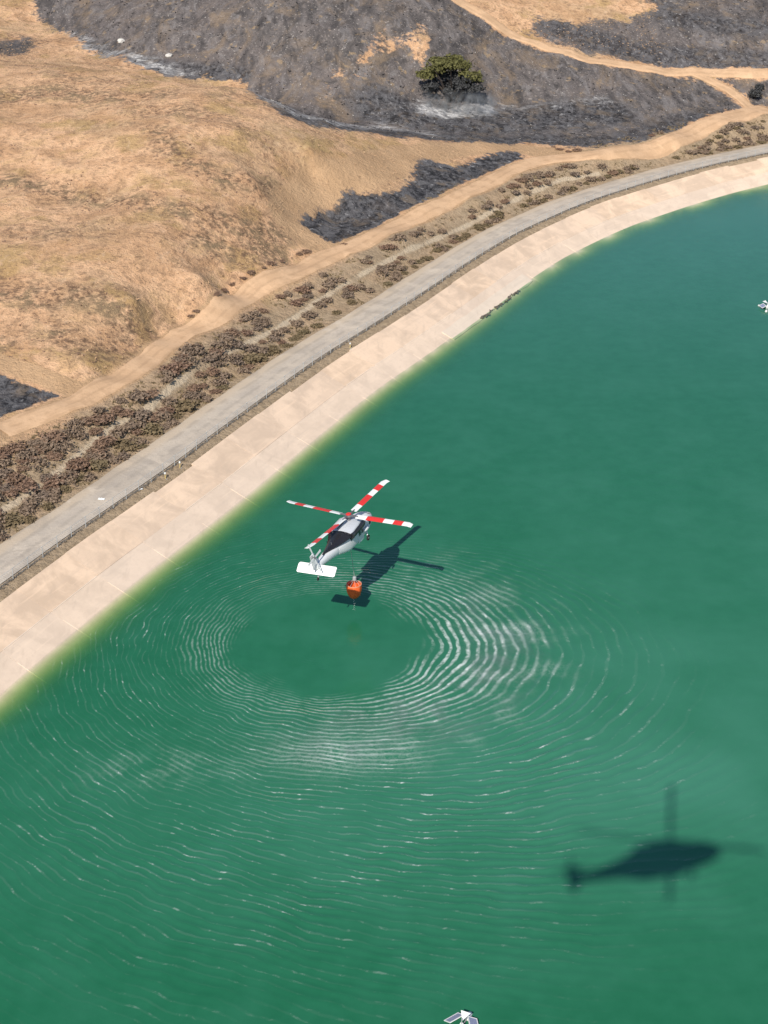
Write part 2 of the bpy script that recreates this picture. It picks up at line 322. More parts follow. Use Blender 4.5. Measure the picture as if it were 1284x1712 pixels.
# ---------------------------------------------------------------- ground material
def ground_material():
    t = NT('ground'); P = t.pos()
    A = t.n('SeparateColor', {0: t.attr('burn_track_ash').outputs['Color']}).outputs
    B = t.n('SeparateColor', {0: t.attr('bank_brush_char').outputs['Color']}).outputs
    big = t.noise(P, .035, 4, .6, .3); mid = t.noise(P, .17, 6, .62, .4); fine = t.noise(P, .9, 6, .68); grit = t.noise(P, 2.6, 5, .7)
    tus = t.noise(t.pos((.7, .35, 1.)), 1., 5, .7, .5)
    # dry grass: straw, tan earth, grey-olive drifts
    g = t.ramp(mid, [(.34, (.49, .292, .162)), (.44, (.59, .355, .205)), (.53, (.68, .425, .255)), (.64, (.61, .385, .21))])
    g = t.mix(t.step(big, .50, .63, 0, .45), g, (.37, .275, .165))
    g = t.mix(t.step(t.noise(P, .09, 5, .6), .53, .63, 0, .6), g, (.355, .240, .095))
    g = t.mix(t.step(t.noise(P, .06, 4, .6, .6), .52, .62, 0, .5), g, (.47, .275, .15))
    g = t.mix(t.step(tus, .48, .64, 0, .50), g, (.26, .165, .10))
    g = t.mix(t.step(fine, .52, .66, 0, .55), g, (.20, .125, .078))
    g = t.mix(t.step(grit, .56, .68, 0, .40), g, (.185, .115, .072))
    g = t.mix(t.step(tus, .30, .44, .5, 0), g, (.62, .43, .285))
    # brushy drifts on the hill
    br = t.math('MULTIPLY', B[1], t.step(t.math('ADD', fine, t.math('MULTIPLY', mid, .6)), .66, .92), clamp=True)
    g = t.mix(br, g, t.mix(t.step(mid, .4, .6), (.15, .092, .06), (.235, .165, .10)))
    # bank soil beside the road
    bank = t.mix(t.step(fine, .35, .65), (.40, .30, .20), (.29, .215, .14))
    bank = t.mix(t.step(grit, .54, .7, 0, .5), bank, (.2, .14, .09))
    bank = t.mix(t.step(t.math('ADD', B[0], t.math('MULTIPLY', t.math('SUBTRACT', fine, .5), 1.2)), 1.1, 1.7), bank, (.50, .40, .285))
    g = t.mix(t.math('MINIMUM', B[0], 1.), g, bank)
    # pale trodden dirt along the tracks
    dirt = t.mix(t.step(mid, .35, .65), (.50, .325, .19), (.42, .27, .155))
    g = t.mix(t.step(t.math('ADD', A[1], t.math('MULTIPLY', t.math('SUBTRACT', mid, .5), .9)), .25, .8), g, dirt)
    # burned ground: signed distance with a ragged edge
    rag = t.math('MULTIPLY', t.math('SUBTRACT', t.math('ADD', t.math('MULTIPLY', mid, .6), t.math('MULTIPLY', fine, .4)), .5), 19.)
    bf = t.step(t.math('ADD', A[0], rag), -.9, 1.1)
    streak = t.noise(t.pos((.5, .16, .3)), 1., 6, .65, .6)
    b = t.ramp(streak, [(.34, (.062, .056, .055)), (.45, (.108, .096, .093)), (.55, (.142, .124, .118)), (.68, (.195, .168, .155))])
    b = t.mix(t.step(big, .46, .58, 0, .5), b, (.150, .126, .118))
    b = t.mix(t.step(t.noise(P, .12, 5, .62, .6), .52, .68, 0, .5), b, (.20, .15, .11))
    b = t.mix(t.step(fine, .53, .70, 0, .5), b, (.052, .048, .048))
    b = t.mix(t.step(grit, .57, .70, 0, .4), b, (.036, .034, .035))
    b = t.mix(t.step(t.noise(P, 1.6, 3, .6), .60, .68, 0, .75), b, (.36, .32, .29))
    b = t.mix(t.step(t.noise(P, .42, 4, .6), .60, .68, 0, .7), b, (.33, .235, .14))
    lob = t.noise(t.pos((.22, .07, .2)), 1., 6, .7, 1.2)
    b = t.mix(t.step(lob, .50, .64, 0, .62), b, (.052, .048, .048))
    b = t.mix(t.step(lob, .34, .48, .65, 0), b, (.225, .205, .20))
    b = t.mix(t.step(t.noise(t.pos((.11, .06, .1)), 1., 7, .72, .8), .50, .68, 0, .6), b, t.mix(fine, (.30, .215, .14), (.19, .14, .10)))
    char = t.mix(t.step(fine, .40, .60), (.020, .020, .023), (.095, .092, .097))
    char = t.mix(t.step(mid, .50, .62, 0, .6), char, (.135, .128, .132))
    mot = t.noise(t.pos((.55, .28, .4)), 1., 6, .72, 1.)
    char = t.mix(t.step(mot, .50, .60, 0, .7), char, (.150, .145, .150))
    char = t.mix(t.step(mot, .38, .46, .8, 0), char, (.018, .018, .020))
    char = t.mix(t.step(t.noise(P, .8, 4, .7), .60, .68, 0, .8), char, (.33, .32, .32))
    char = t.mix(t.step(grit, .58, .70, 0, .5), char, (.20, .19, .19))
    char = t.mix(t.step(t.noise(P, .25, 5, .6, .5), .55, .66, 0, .7), char, (.16, .125, .095))
    b = t.mix(t.math('MULTIPLY', B[2], t.step(mid, .32, .5, .55, 1.), clamp=True), b, char)
    ashn = t.step(t.math('ADD', A[2], t.math('MULTIPLY', t.math('SUBTRACT', t.noise(t.pos((.5, .9, .6)), .7, 6, .72, .8), .5), 2.6)), .35, 1.35)
    b = t.mix(ashn, b, t.mix(t.step(fine, .4, .6), (.60, .58, .565), (.30, .295, .30)))
    c = t.mix(bf, g, b)
    h = t.math('ADD', t.math('MULTIPLY', fine, .6), t.math('ADD', t.math('MULTIPLY', grit, .25), t.math('MULTIPLY', tus, .35)))
    return t.principled(c, .95, .1, t.bump(h, .8, 1.))
def dirt_material(name, c1, c2, along=None):
    t = NT(name); P = t.pos()
    a = t.noise(P, .35, 5, .6); b = t.noise(P, 2.5, 5, .7)
    c = t.mix(t.step(a, .36, .64), c1, c2)
    c = t.mix(t.step(b, .52, .68, 0, .4), c, tuple(v*.62 for v in c1))
    if along: c = t.mix(t.step(t.math('ADD', t.attr('lane').outputs['Fac'], t.math('MULTIPLY', a, .8)), .55, 1.15, 0, .8), c, along)
    c = t.mix(t.step(t.noise(P, .11, 6, .65, .6), .52, .62, 0, .4), c, tuple(v*.74 for v in c2))
    c = t.mix(t.step(t.noise(P, .19, 6, .65, .6), .57, .66, 0, .45), c, tuple(min(.8, v*1.22) for v in c1))
    lanes = t.attr('lane').outputs['Fac']
    wave = t.math('SINE', t.math('MULTIPLY_ADD', lanes, 9.5, t.math('MULTIPLY', t.noise(P, .08, 3, .5), 7.)))
    c = t.mix(t.step(t.math('MULTIPLY', wave, t.step(a, .3, .6)), .1, 1., 0, .38), c, tuple(v*.7 for v in c2))
    return t.principled(c, .93, .12, t.bump(b, .08, .6))
def concrete_material(name, col, dirt=.25):
    t = NT(name); P = t.pos(); r = t.n('ObjectInfo').outputs['Random']
    a = t.noise(P, .22, 6, .6, .5); b = t.noise(P, 1.8, 6, .65)
    c = t.mix(t.step(a, .38, .64), col, tuple(v*(1-dirt) for v in col))
    c = t.mix(t.step(b, .5, .66, 0, .3), c, tuple(v*.80 for v in col))
    c = t.mix(t.math('MULTIPLY', r, .25), c, (.56, .47, .40))
    ring = t.noise(t.pos((.06, .06, 3.2)), 1., 5, .7, .2)           # old waterlines
    c = t.mix(t.step(ring, .52, .66, 0, .32), c, tuple(v*k for v, k in zip(col, (.74, .76, .80))))
    c = t.mix(t.step(ring, .34, .44, .35, 0), c, tuple(min(.85, v*1.1) for v in col))
    st = t.noise(t.pos((1.4, .25, 1.)), .9, 4, .6)
    c = t.mix(t.step(st, .56, .70, 0, .25), c, (.45, .35, .27))
    return t.principled(c, .88, .2, t.bump(b, .03, .5))

# ---------------------------------------------------------------- shoreline coordinates
_SS = np.r_[0, np.cumsum(np.hypot(*np.diff(SHORE, axis=0).T))]; _SL = _SS[-1]
_wrap = lambda s: np.mod(s, _SL)
_N0 = np.gradient(SHORE, axis=0); _N0 /= np.linalg.norm(_N0, axis=1)[:, None]
_k = np.ones(9)/9
_NX = np.convolve(np.r_[_N0[-5:-1, 0], _N0[:, 0], _N0[1:5, 0]], _k, 'valid'); _NY = np.convolve(np.r_[_N0[-5:-1, 1], _N0[:, 1], _N0[1:5, 1]], _k, 'valid')
def along(s, d):
    """point at s metres along the waterline (0 at the left end in view) and d metres inland"""
    s = _wrap(np.asarray(s, float)); x = np.interp(s, _SS, SHORE[:, 0]); y = np.interp(s, _SS, SHORE[:, 1])
    tx = np.interp(s, _SS, _NX); ty = np.interp(s, _SS, _NY); l = np.hypot(tx, ty)
    return x - ty/l*d, y + tx/l*d

# ---------------------------------------------------------------- ground sheet
def spread(a, b, step, lo, hi, grow=1.35):
    c = list(np.arange(a, b+step/2, step)); s = step; v = c[-1]
    while v < hi: s *= grow; v += s; c.append(v)
    s = step; v = c[0]; head = []
    while v > lo: s *= grow; v -= s; head.append(v)
    return np.array(head[::-1]+c)
gx = spread(-112, 128, .62, -2500, 2800); gy = spread(104, 446, .62, -2200, 3000)
X, Y = np.meshgrid(gx, gy); X = X.ravel(); Y = Y.ravel()
Dsh, Ssh = shore_d(X, Y)
Z = land(X, Y, Dsh)
Z = np.where(Dsh < D_TOP+.05, Z-.30, Z)                      # the slabs lie on this bed
Z = np.where((Dsh > D_ROAD0-.2) & (Dsh < D_ROAD1+.2), Z-.12, Z)
ground_me = tri_mesh('ground', np.c_[X, Y, Z], grid_faces(len(gy), len(gx)), ground_material(), True)
near = (X > -130) & (X < 145) & (Y > 90) & (Y < 470)
def on_near(f, fill):
    o = np.full(X.shape, fill, float); o[near] = f(X[near], Y[near]); return o
burn = np.full(X.shape, -9.)
for P in (BURN_WEDGE, BURN_HOLLOW, BURN_SLOPE, BURN_BEYOND, BURN_RIGHT, BURN_LEFT):
    burn = np.maximum(burn, on_near(lambda x, y: np.clip(sdist(x, y, np.array(P))*(1.5 if P in (BURN_HOLLOW, BURN_WEDGE) else 1), -9, 9), -9.))
bare = on_near(lambda x, y: np.clip(sdist(x, y, np.array(BARE_PATCH)), -6, 6), -6.)
burn = np.where(bare > -6, burn - 8.2*sstep(-4, 5, bare), burn)
far_burn = sstep(425, 440, Y)*(X > -80)                        # the fire went on up the slope
burn = np.where(far_burn > 0, np.maximum(burn, -9+13*far_burn*(.5+fbm(X/40, Y/40, 31, 3))), burn)
track = np.zeros(X.shape)
for L, wd in ((TRACK, 3.4), (UPPER_TRACK, 2.4), (SPUR_TRACK, 2.2), (LOOP_TRACK, 4.2), (LEFT_TRACK, 2.6)):
    d = on_near(lambda x, y: nearest(x, y, np.array(L))[0], 99.)
    track = np.maximum(track, 1-sstep(wd*.45, wd*(1.5 if L is LOOP_TRACK else 1.0), d)); 
    if L is not LOOP_TRACK: burn = np.where(d < wd+1, np.minimum(burn, (d-wd*.75)*5.-2), burn)
ash = np.zeros(X.shape)
for L, wd, k in ((ASH_GULLY, 6, .75), (ASH_GULLY_LOW, 10, .75), (ASH_TREE, 6.5, 1.05), (ASH_MID, 5, .5)):
    ash = np.maximum(ash, k*(1-sstep(.1*wd, wd, on_near(lambda x, y: nearest(x, y, np.array(L))[0], 99.))))
char = np.zeros(X.shape)
for L, wd, k in ((CHAR_BAND, 11, .95), (CHAR_GULLY, 4.5, .9), (CHAR_FOOT, 8, .85), (CHAR_TOP, 7, .8), (CHAR_CREST, 6, .8)):
    char = np.maximum(char, k*(1-sstep(.4*wd, wd, on_near(lambda x, y: nearest(x, y, np.array(L))[0], 99.))))
pale = on_near(lambda x, y: np.clip(sdist(x, y, np.array(PALE_FACE)), -6, 6), -6.)
burn = np.where(pale > -5, burn-7.5*sstep(-4, 3, pale), burn)
for P in (BURN_WEDGE, BURN_HOLLOW):
    char = np.maximum(char, sstep(-4, 0, on_near(lambda x, y: np.clip(sdist(x, y, np.array(P)), -9, 9), -9.)))
bd_ = on_near(lambda x, y: nearest(x, y, np.array(TRACK))[0], 99.)
bank = (1-sstep(23, 30, Dsh))*(.8+.2*sstep(-.3, .3, fbm(X/6, Y/6, 41, 3)))
bank = np.where(Dsh < 16, 1, bank)
bank = bank + (.8+1.1*fbm(X/6, Y/6, 43, 3))*(1-sstep(.15, .75, on_near(lambda x, y: nearest(x, y, np.array(BENCH))[0], 99.)))*(Dsh < 32)
brush = .75*sstep(-.05, .4, fbm(X/30+.35*Y/30, Y/14, 51, 4))*sstep(28, 40, Dsh)
for L, wd in ((BRUSH_A, 4.), (BRUSH_B, 4.), (BRUSH_C, 5.), (BRUSH_D, 5.5), (BRUSH_E, 7.), (BRUSH_F, 4.), (BRUSH_G, 4.5)):
    brush = np.maximum(brush, 1-sstep(.2*wd, 1.2*wd, on_near(lambda x, y: nearest(x, y, np.array(L))[0], 99.)))
attr(ground_me, 'burn_track_ash', np.c_[burn, track, ash]); attr(ground_me, 'bank_brush_char', np.c_[bank, brush, char])
tag(link('ground', ground_me), kind='structure')
def zland(x, y):
    x = np.atleast_1d(np.asarray(x, float)); y = np.atleast_1d(np.asarray(y, float))
    return land(x, y)

# ---------------------------------------------------------------- tracks and gravel road
def strip(name, L, half, mat, lift=.1, seed=0, step=1.2):
    L = resample(catmull(L, 10), step); T_ = np.gradient(L, axis=0); T_ /= np.linalg.norm(T_, axis=1)[:, None]
    nx, ny = -T_[:, 1], T_[:, 0]; n = len(L); cols = 9; V = []; lane = []
    half = np.interp(np.linspace(0, 1, n), np.linspace(0, 1, len(half)), half) if isinstance(half, (list, tuple)) else np.full(n, half)
    s = np.arange(n)*step
    for j in range(cols):
        u = -1+2*j/(cols-1); e = half*(u + (.22*perlin(s/3.1, s*0+j, seed)+.25*perlin(s/9.1, s*0+j, seed+3) if j in (0, cols-1) else 0))
        x = L[:, 0]+nx*e; y = L[:, 1]+ny*e
        z = zland(x, y) + lift - (.30 if j in (0, cols-1) else 0)
        V.append(np.c_[x, y, z]); lane.append(np.full(n, u))
    V = np.stack(V, 1).reshape(-1, 3); lane = np.stack(lane, 1).ravel()
    me = tri_mesh(name, V, grid_faces(n, cols)[:, ::-1], mat, True); attr(me, 'lane', lane)
    return tag(link(name, me), kind='structure')
M_dirt = dirt_material('track_dirt', (.585, .385, .235), (.52, .335, .20))
strip('dirt_track', TRACK, [2.3, 2.2, 2.3, 2.5, 2.4, 2.2, 2.4, 2.6, 2.9, 3.2], M_dirt, .14, 1)
strip('dirt_track', UPPER_TRACK, 2.1, M_dirt, .14, 2)
strip('dirt_track', SPUR_TRACK, 1.7, M_dirt, .11, 3)

M_gravel = dirt_material('road_gravel', (.50, .425, .345), (.425, .365, .305), (.50, .40, .295))
def road():
    s = np.arange(-60, 320, 1.5); cols = [9.9, 10.6, 11.6, 12.8, 14, 15, 15.7, 16.3]; V = []; lane = []
    for j, d in enumerate(cols):
        dd = d + (.35*perlin(s/7., s*0+j, 77)+.45*perlin(s/25., s*0, 78) if j >= len(cols)-2 else 0)
        x, y = along(s, dd); z = np.full(s.shape, Z_ROAD+.02 + .05*math.sin((d-9.9)/5.8*math.pi) - (.3 if j == len(cols)-1 else 0))
        if j == len(cols)-1: z = z+.1
        V.append(np.c_[x, y, z]); lane.append(np.full(s.shape, (d-12.8)/2.9))
    me = tri_mesh('gravel_road', np.stack(V, 1).reshape(-1, 3), grid_faces(len(s), len(cols))[:, ::-1], M_gravel, True)
    attr(me, 'lane', np.stack(lane, 1).ravel()); tag(link('gravel_road', me), kind='structure')
road()

# ---------------------------------------------------------------- concrete lining: slabs with open joints
emb = tag(empty('embankment', (*[float(v[0]) for v in along([100], 4)], 1.6)), kind='structure')
bpy.context.view_layer.update()
M_slab_hi = concrete_material('concrete_upper', (.745, .55, .395)); M_slab_lo = concrete_material('concrete_lower', (.71, .555, .425), .15); M_seal = concrete_material('joint_mortar', (.74, .60, .47), .1)
def slab(s0, s1, d0, d1, mat, lift=0., th=.22):
    m = MB(); k = Z_TOP/D_TOP; o = emb.location
    for a, b in ((s0, (s0+s1)/2), ((s0+s1)/2, s1)):
        q = []
        for zz in (-th, lift):
            for s, d in ((a, d0), (b, d0), (b, d1), (a, d1)):
                x, y = along([s], d); q.append((float(x[0])-o.x, float(y[0])-o.y, d*k+zz-o.z))
        m.hexa(q)
    return m.build('slab', mat, emb)
n_slab = 37; L_slab = 9.2
for i in range(n_slab):
    s0 = -34+i*L_slab
    slab(s0+.012, s0+L_slab-.012, 3.33, D_TOP+R.uniform(-.22, .22), M_slab_hi, R.uniform(0, .025))
    slab(s0+.012, s0+L_slab-.012, -3.0, 3.31, M_slab_lo, R.uniform(0, .025))
    slab(s0+.012, s0+L_slab-.012, -11.0, -3.02, M_slab_lo)
    def seal(s_a, s_b, d_a, d_b):
        m = MB(); q = []; k = Z_TOP/D_TOP; o = emb.location
        for zz in (-.05, .05):
            for s, d in ((s_a, d_a), (s_b, d_a), (s_b, d_b), (s_a, d_b)):
                x, y = along([s], d); q.append((float(x[0])-o.x, float(y[0])-o.y, d*k+zz-o.z))
        m.hexa(q).build('joint_mortar', M_seal, emb)
    e = R.uniform(1.2, 2.6) if R.random() < .6 else R.uniform(.3, .8)
    seal(s0-.05, s0+.05, -2.4, e)
    if R.random() < .6: seal(s0+.3, s0+L_slab-.3, 3.27, 3.37)

# ---------------------------------------------------------------- water
WC = (-6.4, 145.4)                                             # foot of the rotor wash
def water():
    wx = spread(-52, 42, .2, -160, 460, 1.12); wy = spread(92, 190, .2, -200, 410, 1.10)
    x, y = np.meshgrid(wx, wy); x = x.ravel(); y = y.ravel()
    d, _ = shore_d(x, y)
    dx, dy = x-WC[0], y-WC[1]; r = np.hypot(dx, dy); th = np.arctan2(dy, dx)
    rr = r + .9*fbm(x/8, y/8, 61, 2) + .22*perlin(x/2.6, y/2.6, 65) + .09*perlin(x/1.0, y/1.0, 66)
    rr = np.maximum(rr, .1)
    lam0, gr = .90, .026
    q = np.maximum(lam0+gr*(rr-10), .35); deg = np.degrees(th); sc = .50+.45*np.exp(-((deg+8)/60)**2); phase = 2*np.pi/gr*np.log(q/.9)/sc; lam = q*sc
    rmax = 43+26*np.clip(-np.sin(th), 0, 1)**1.5+10*np.clip(-np.cos(th), 0, 1)-15*np.clip(np.sin(th), 0, 1)
    phase = phase + 1.4*fbm(x/14, y/14, 63, 2)
    r2 = np.hypot(x+9.5, y-150.5) + .5*fbm(x/4, y/4, 64, 3); phase2 = 2*np.pi*r2/(1.25+.018*r2) + 3*fbm(x/9, y/9, 68, 2)
    patch = .35+.65*sstep(-.45, .45, fbm(x/8, y/8, 71, 3))
    side = .55+.45*sstep(-.9, .6, np.cos(th+math.radians(30)))
    depth = np.clip(-d*Z_TOP/D_TOP, 0, 8)
    rn = r+3.0*fbm(x/7, y/7, 62, 3)
    amp = sstep(9.0, 13.5, rn)*(1-.7*sstep(.45, .8, r/rmax))*(1-sstep(.7, 1.1, r/rmax))*patch*side*sstep(.2, 1.6, depth)
    inner = .35*(1-sstep(0, 4.5, np.hypot(x+6.8, (y-140.5)*.7)))*sstep(-.2, .5, fbm(x/2, y/2, 73, 2))           # a few ripples left in the calm eye
    amp = np.maximum(amp, inner)
    sn = .5+.5*np.sin(phase)
    z = .085*amp*(2*(sn*(.8+.2*(.5+.5*np.sin(phase2))))**1.5-1)*sstep(.5, 1.3, lam) + .012*fbm(x/1.7, y/1.7, 81, 3)*sstep(.2, 1.6, depth)
        # white water: where the wash tears the crests
    deg = np.degrees(th)
    east = np.exp(-((deg+18)/58)**2); west = np.exp(-(((deg+360) % 360-185)/38)**2); north = np.exp(-((deg-75)/35)**2)
    ringE = sstep(10.2, 13, rn)*(1-sstep(15, 24, rn)); ringW = sstep(9.5, 12, rn)*(1-sstep(13, 17, rn))
    foam = np.clip(1.1*east*ringE + .38*west*ringW + .3*north*ringW + .25*np.exp(-((deg+115)/45)**2)*ringW, 0, 1)
    blow = fbm(th*7, r/9, 96, 4)
    veil = np.clip(east*sstep(12, 18, rn)*(1-sstep(20, 30, rn))*sstep(-.15, .5, .6*fbm(x/5, y/5, 91, 4)+.7*blow) +
                   .9*np.exp(-((x+4)/6.5)**2-((y-124.2)/2.8)**2) + .42*np.exp(-((x+21)/8)**2-((y-122)/3.0)**2)*sstep(-.3, .4, fbm(x/3, y/3, 92, 4)), 0, 1)
    spark = amp*sstep(12, 16, r)*(1-sstep(.65, 1.05, r/rmax))
    sheen = np.exp(-((x-26)/28)**2-((y-126)/21)**2)*(.85+.7*fbm(x/14, y/14, 95, 3)) + .35*np.exp(-((x+10)/40)**2-((y-112)/14)**2) + .22*sstep(-.2, .5, fbm(x/9, y/9, 97, 4)) + .5*np.exp(-((x-48)/32)**2-((y-160)/34)**2)*(.8+.8*fbm(x/16, y/16, 98, 3))  # zones where the sky sheen of ruffled water is painted paler
    me = tri_mesh('reservoir_water', np.c_[x, y, z], grid_faces(len(wy), len(wx)), None, True)
    attr(me, 'phase', phase); attr(me, 'phase_cross', phase2); attr(me, 'amp_foam_veil', np.c_[amp, foam, veil]); attr(me, 'spark_depth', np.c_[spark, depth, sheen])
    t = NT('water'); P = t.pos()
    A = t.n('SeparateColor', {0: t.attr('amp_foam_veil').outputs['Color']}).outputs
    S = t.n('SeparateColor', {0: t.attr('spark_depth').outputs['Color']}).outputs
    ph = t.attr('phase').outputs['Fac']; dep = S[1]
    n1 = t.noise(P, 1.6, 4, .6); n2 = t.noise(P, .45, 4, .55); n3 = t.noise(P, 5., 3, .6)
    sn_ = t.math('MULTIPLY_ADD', t.math('SINE', t.math('ADD', ph, t.math('MULTIPLY', n1, 1.2))), .5, .5)
    cross = t.math('MULTIPLY_ADD', t.math('SINE', t.math('ADD', t.attr('phase_cross').outputs['Fac'], t.math('MULTIPLY', n2, 5.))), .5, .5)
    sn_ = t.math('MULTIPLY', sn_, t.math('MULTIPLY_ADD', cross, .20, .80))
    crest = t.math('POWER', sn_, 3.)
    chop = t.noise(t.pos((1., 1.5, 1.)), 2.2, 3, .5)
    h = t.math('ADD', t.math('MULTIPLY', t.math('MULTIPLY', crest, A[0]), .055), t.math('ADD', t.math('MULTIPLY', chop, .014), t.math('MULTIPLY', n3, t.math('MULTIPLY_ADD', A[0], .012, .002))))
    nrm = t.bump(h, 1., 1.)
    # body: turbid green, clear over the first metres of the lining
    o = t.math('SUBTRACT', 1., t.math('POWER', 2.718, t.math('MULTIPLY', t.math('POWER', t.math('MULTIPLY', dep, .74), 1.5), -1.)))
    tint = t.n('CombineColor', {0: t.math('POWER', 2.718, t.math('MULTIPLY', dep, -.50)), 1: t.math('POWER', 2.718, t.math('MULTIPLY', dep, -.12)), 2: t.math('POWER', 2.718, t.math('MULTIPLY', dep, -.80))}).outputs[0]
    body = t.mix(t.step(n2, .2, .8), (.012, .114, .054), (.017, .132, .066))
    body = t.mix(t.math('MULTIPLY', S[2], .8, clamp=True), body, (.044, .186, .118))   # paler sky sheen and haze on ruffled water, put into the body colour
    dif = t.n('BsdfDiffuse', {0: body}).outputs[0]
    clr = t.n('BsdfTransparent', {0: tint}).outputs[0]
    base = t.n('MixShader', {0: o, 1: clr, 2: dif}).outputs[0]
    gl = t.n('BsdfGlossy', {0: (1, 1, 1, 1), 1: .08, 'Normal': nrm}).outputs[0]
    fac = t.n('LayerWeight', {0: .5, 'Normal': nrm}).outputs['Facing']
    fr = t.math('MULTIPLY_ADD', t.math('POWER', fac, 5.), .98, .02, clamp=True)   # the same from above and below
    base = t.n('MixShader', {0: fr, 1: base, 2: gl}).outputs[0]
    brk = t.step(t.math('MULTIPLY_ADD', n1, .6, t.math('MULTIPLY', n2, .4)), .36, .62)
    f1 = t.math('MULTIPLY', t.math('MULTIPLY', t.step(sn_, .34, .92), A[1]), t.math('MULTIPLY_ADD', brk, .55, .05))
    sp = t.math('MULTIPLY', t.step(sn_, .74, .99), t.math('MULTIPLY', S[0], t.math('MULTIPLY_ADD', t.step(t.noise(P, .8, 5, .7, .5), .53, .68), .95, .12)))
    f2 = t.math('MULTIPLY', A[2], t.math('MULTIPLY_ADD', t.step(sn_, .2, 1.), .26, t.math('MULTIPLY', t.step(t.noise(P, 2.2, 6, .78, 1.), .38, .66), .22)))
    ff = t.math('ADD', t.math('ADD', f1, t.math('MULTIPLY', sp, .72)), f2, clamp=True)
    foam_ = t.n('BsdfDiffuse', {0: (.72, .76, .74, 1)}).outputs[0]
    fin = t.n('MixShader', {0: ff, 1: base, 2: foam_}).outputs[0]
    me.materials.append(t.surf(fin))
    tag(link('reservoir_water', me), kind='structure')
water()
# ---------------------------------------------------------------- fence between road and lining
M_steel = paint('galvanised_steel', (.46, .47, .47), .45, .2, 6, .5)
M_wire = paint('fence_wire', (.34, .35, .36), .5, .2, 6, .5)
M_weed = paint('dead_weeds', (.16, .135, .11), .95, .4, 1.5, .1)
def fence():
    x0, y0 = along([60], D_FENCE); root = empty('chain_link_fence', (float(x0[0]), float(y0[0]), Z_ROAD)); o = root.location
    tag(root, 'long grey wire fence on posts between gravel road and concrete embankment', 'fence')
    sp = 2.8; s = np.arange(-25, 285, sp); x, y = along(s, D_FENCE)
    pm = MB().tube([(0, 0, -.15), (0, 0, 1.42)], .045, 6).lathe([(.055, 1.40), (.05, 1.44), (.01, 1.47)], 6)
    pme = mesh('post', pm.v, pm.f, M_steel)
    for a, b in zip(x, y):
        p = link('post', pme, root); p.location = (a-o.x, b-o.y, 0); p.rotation_euler = (R.uniform(-.03, .03), R.uniform(-.03, .03), 0)
    MB().tube([(a-o.x, b-o.y, 1.38) for a, b in zip(x, y)], .022, 5).build('top_rail', M_steel, root)
    m = MB(); st = np.arange(-25, 285-1.4, .34)
    for i, q in enumerate(st):
        for sg in (0, 1):
            a, b = along([q, q+1.3], D_FENCE+(.012 if sg else -.012)); z = (.04, 1.34) if not sg else (1.34, .04)
            m.tube([(a[0]-o.x, b[0]-o.y, z[0]), (a[1]-o.x, b[1]-o.y, z[1])], .007, 3, False)
    tag(m.build('wire_mesh', M_wire, root), kind='stuff')
fence()
def tufts(name, pts, rad, hgt, mat, blades=5, seed=0):
    """many small clumps of three-sided blades as one mesh"""
    g = np.random.default_rng(seed); n = len(pts); V = []; T = []; base = 0
    k = blades; a = g.uniform(0, 2*np.pi, (n, k)); rr = g.uniform(.0, 1, (n, k))*rad[:, None]; hh = hgt[:, None]*g.uniform(.5, 1.1, (n, k)); wd = rad[:, None]*g.uniform(.35, .7, (n, k))
    cx = pts[:, 0, None]+np.cos(a)*rr; cy = pts[:, 1, None]+np.sin(a)*rr; cz = pts[:, 2, None]-.05+0*a
    b = g.uniform(0, 2*np.pi, (n, k)); V0 = []
    for j in range(3):
        V0.append(np.stack([cx+np.cos(b+j*2.09)*wd, cy+np.sin(b+j*2.09)*wd, cz], -1))
    V0.append(np.stack([cx+np.cos(a)*rr*.6, cy+np.sin(a)*rr*.6, cz+hh], -1))
    V = np.stack(V0, 2).reshape(-1, 3); i = np.arange(n*k)*4
    T = np.concatenate([np.stack([i+p, i+q, i+3], -1) for p, q in ((0, 1), (1, 2), (2, 0))])
    return tag(link(name, tri_mesh(name, V, T, mat)), kind='stuff')
ss = NP.uniform(-30, 285, 1800); xx, yy = along(ss, D_FENCE+.12+NP.normal(0, .09, 1800)+.15*perlin(ss/6, ss*0, 5))
tufts('fence_line_weeds', np.c_[xx, yy, np.full(1800, Z_ROAD-.03)], NP.uniform(.08, .24, 1800), NP.uniform(.06, .3, 1800), M_weed, 5, 1)

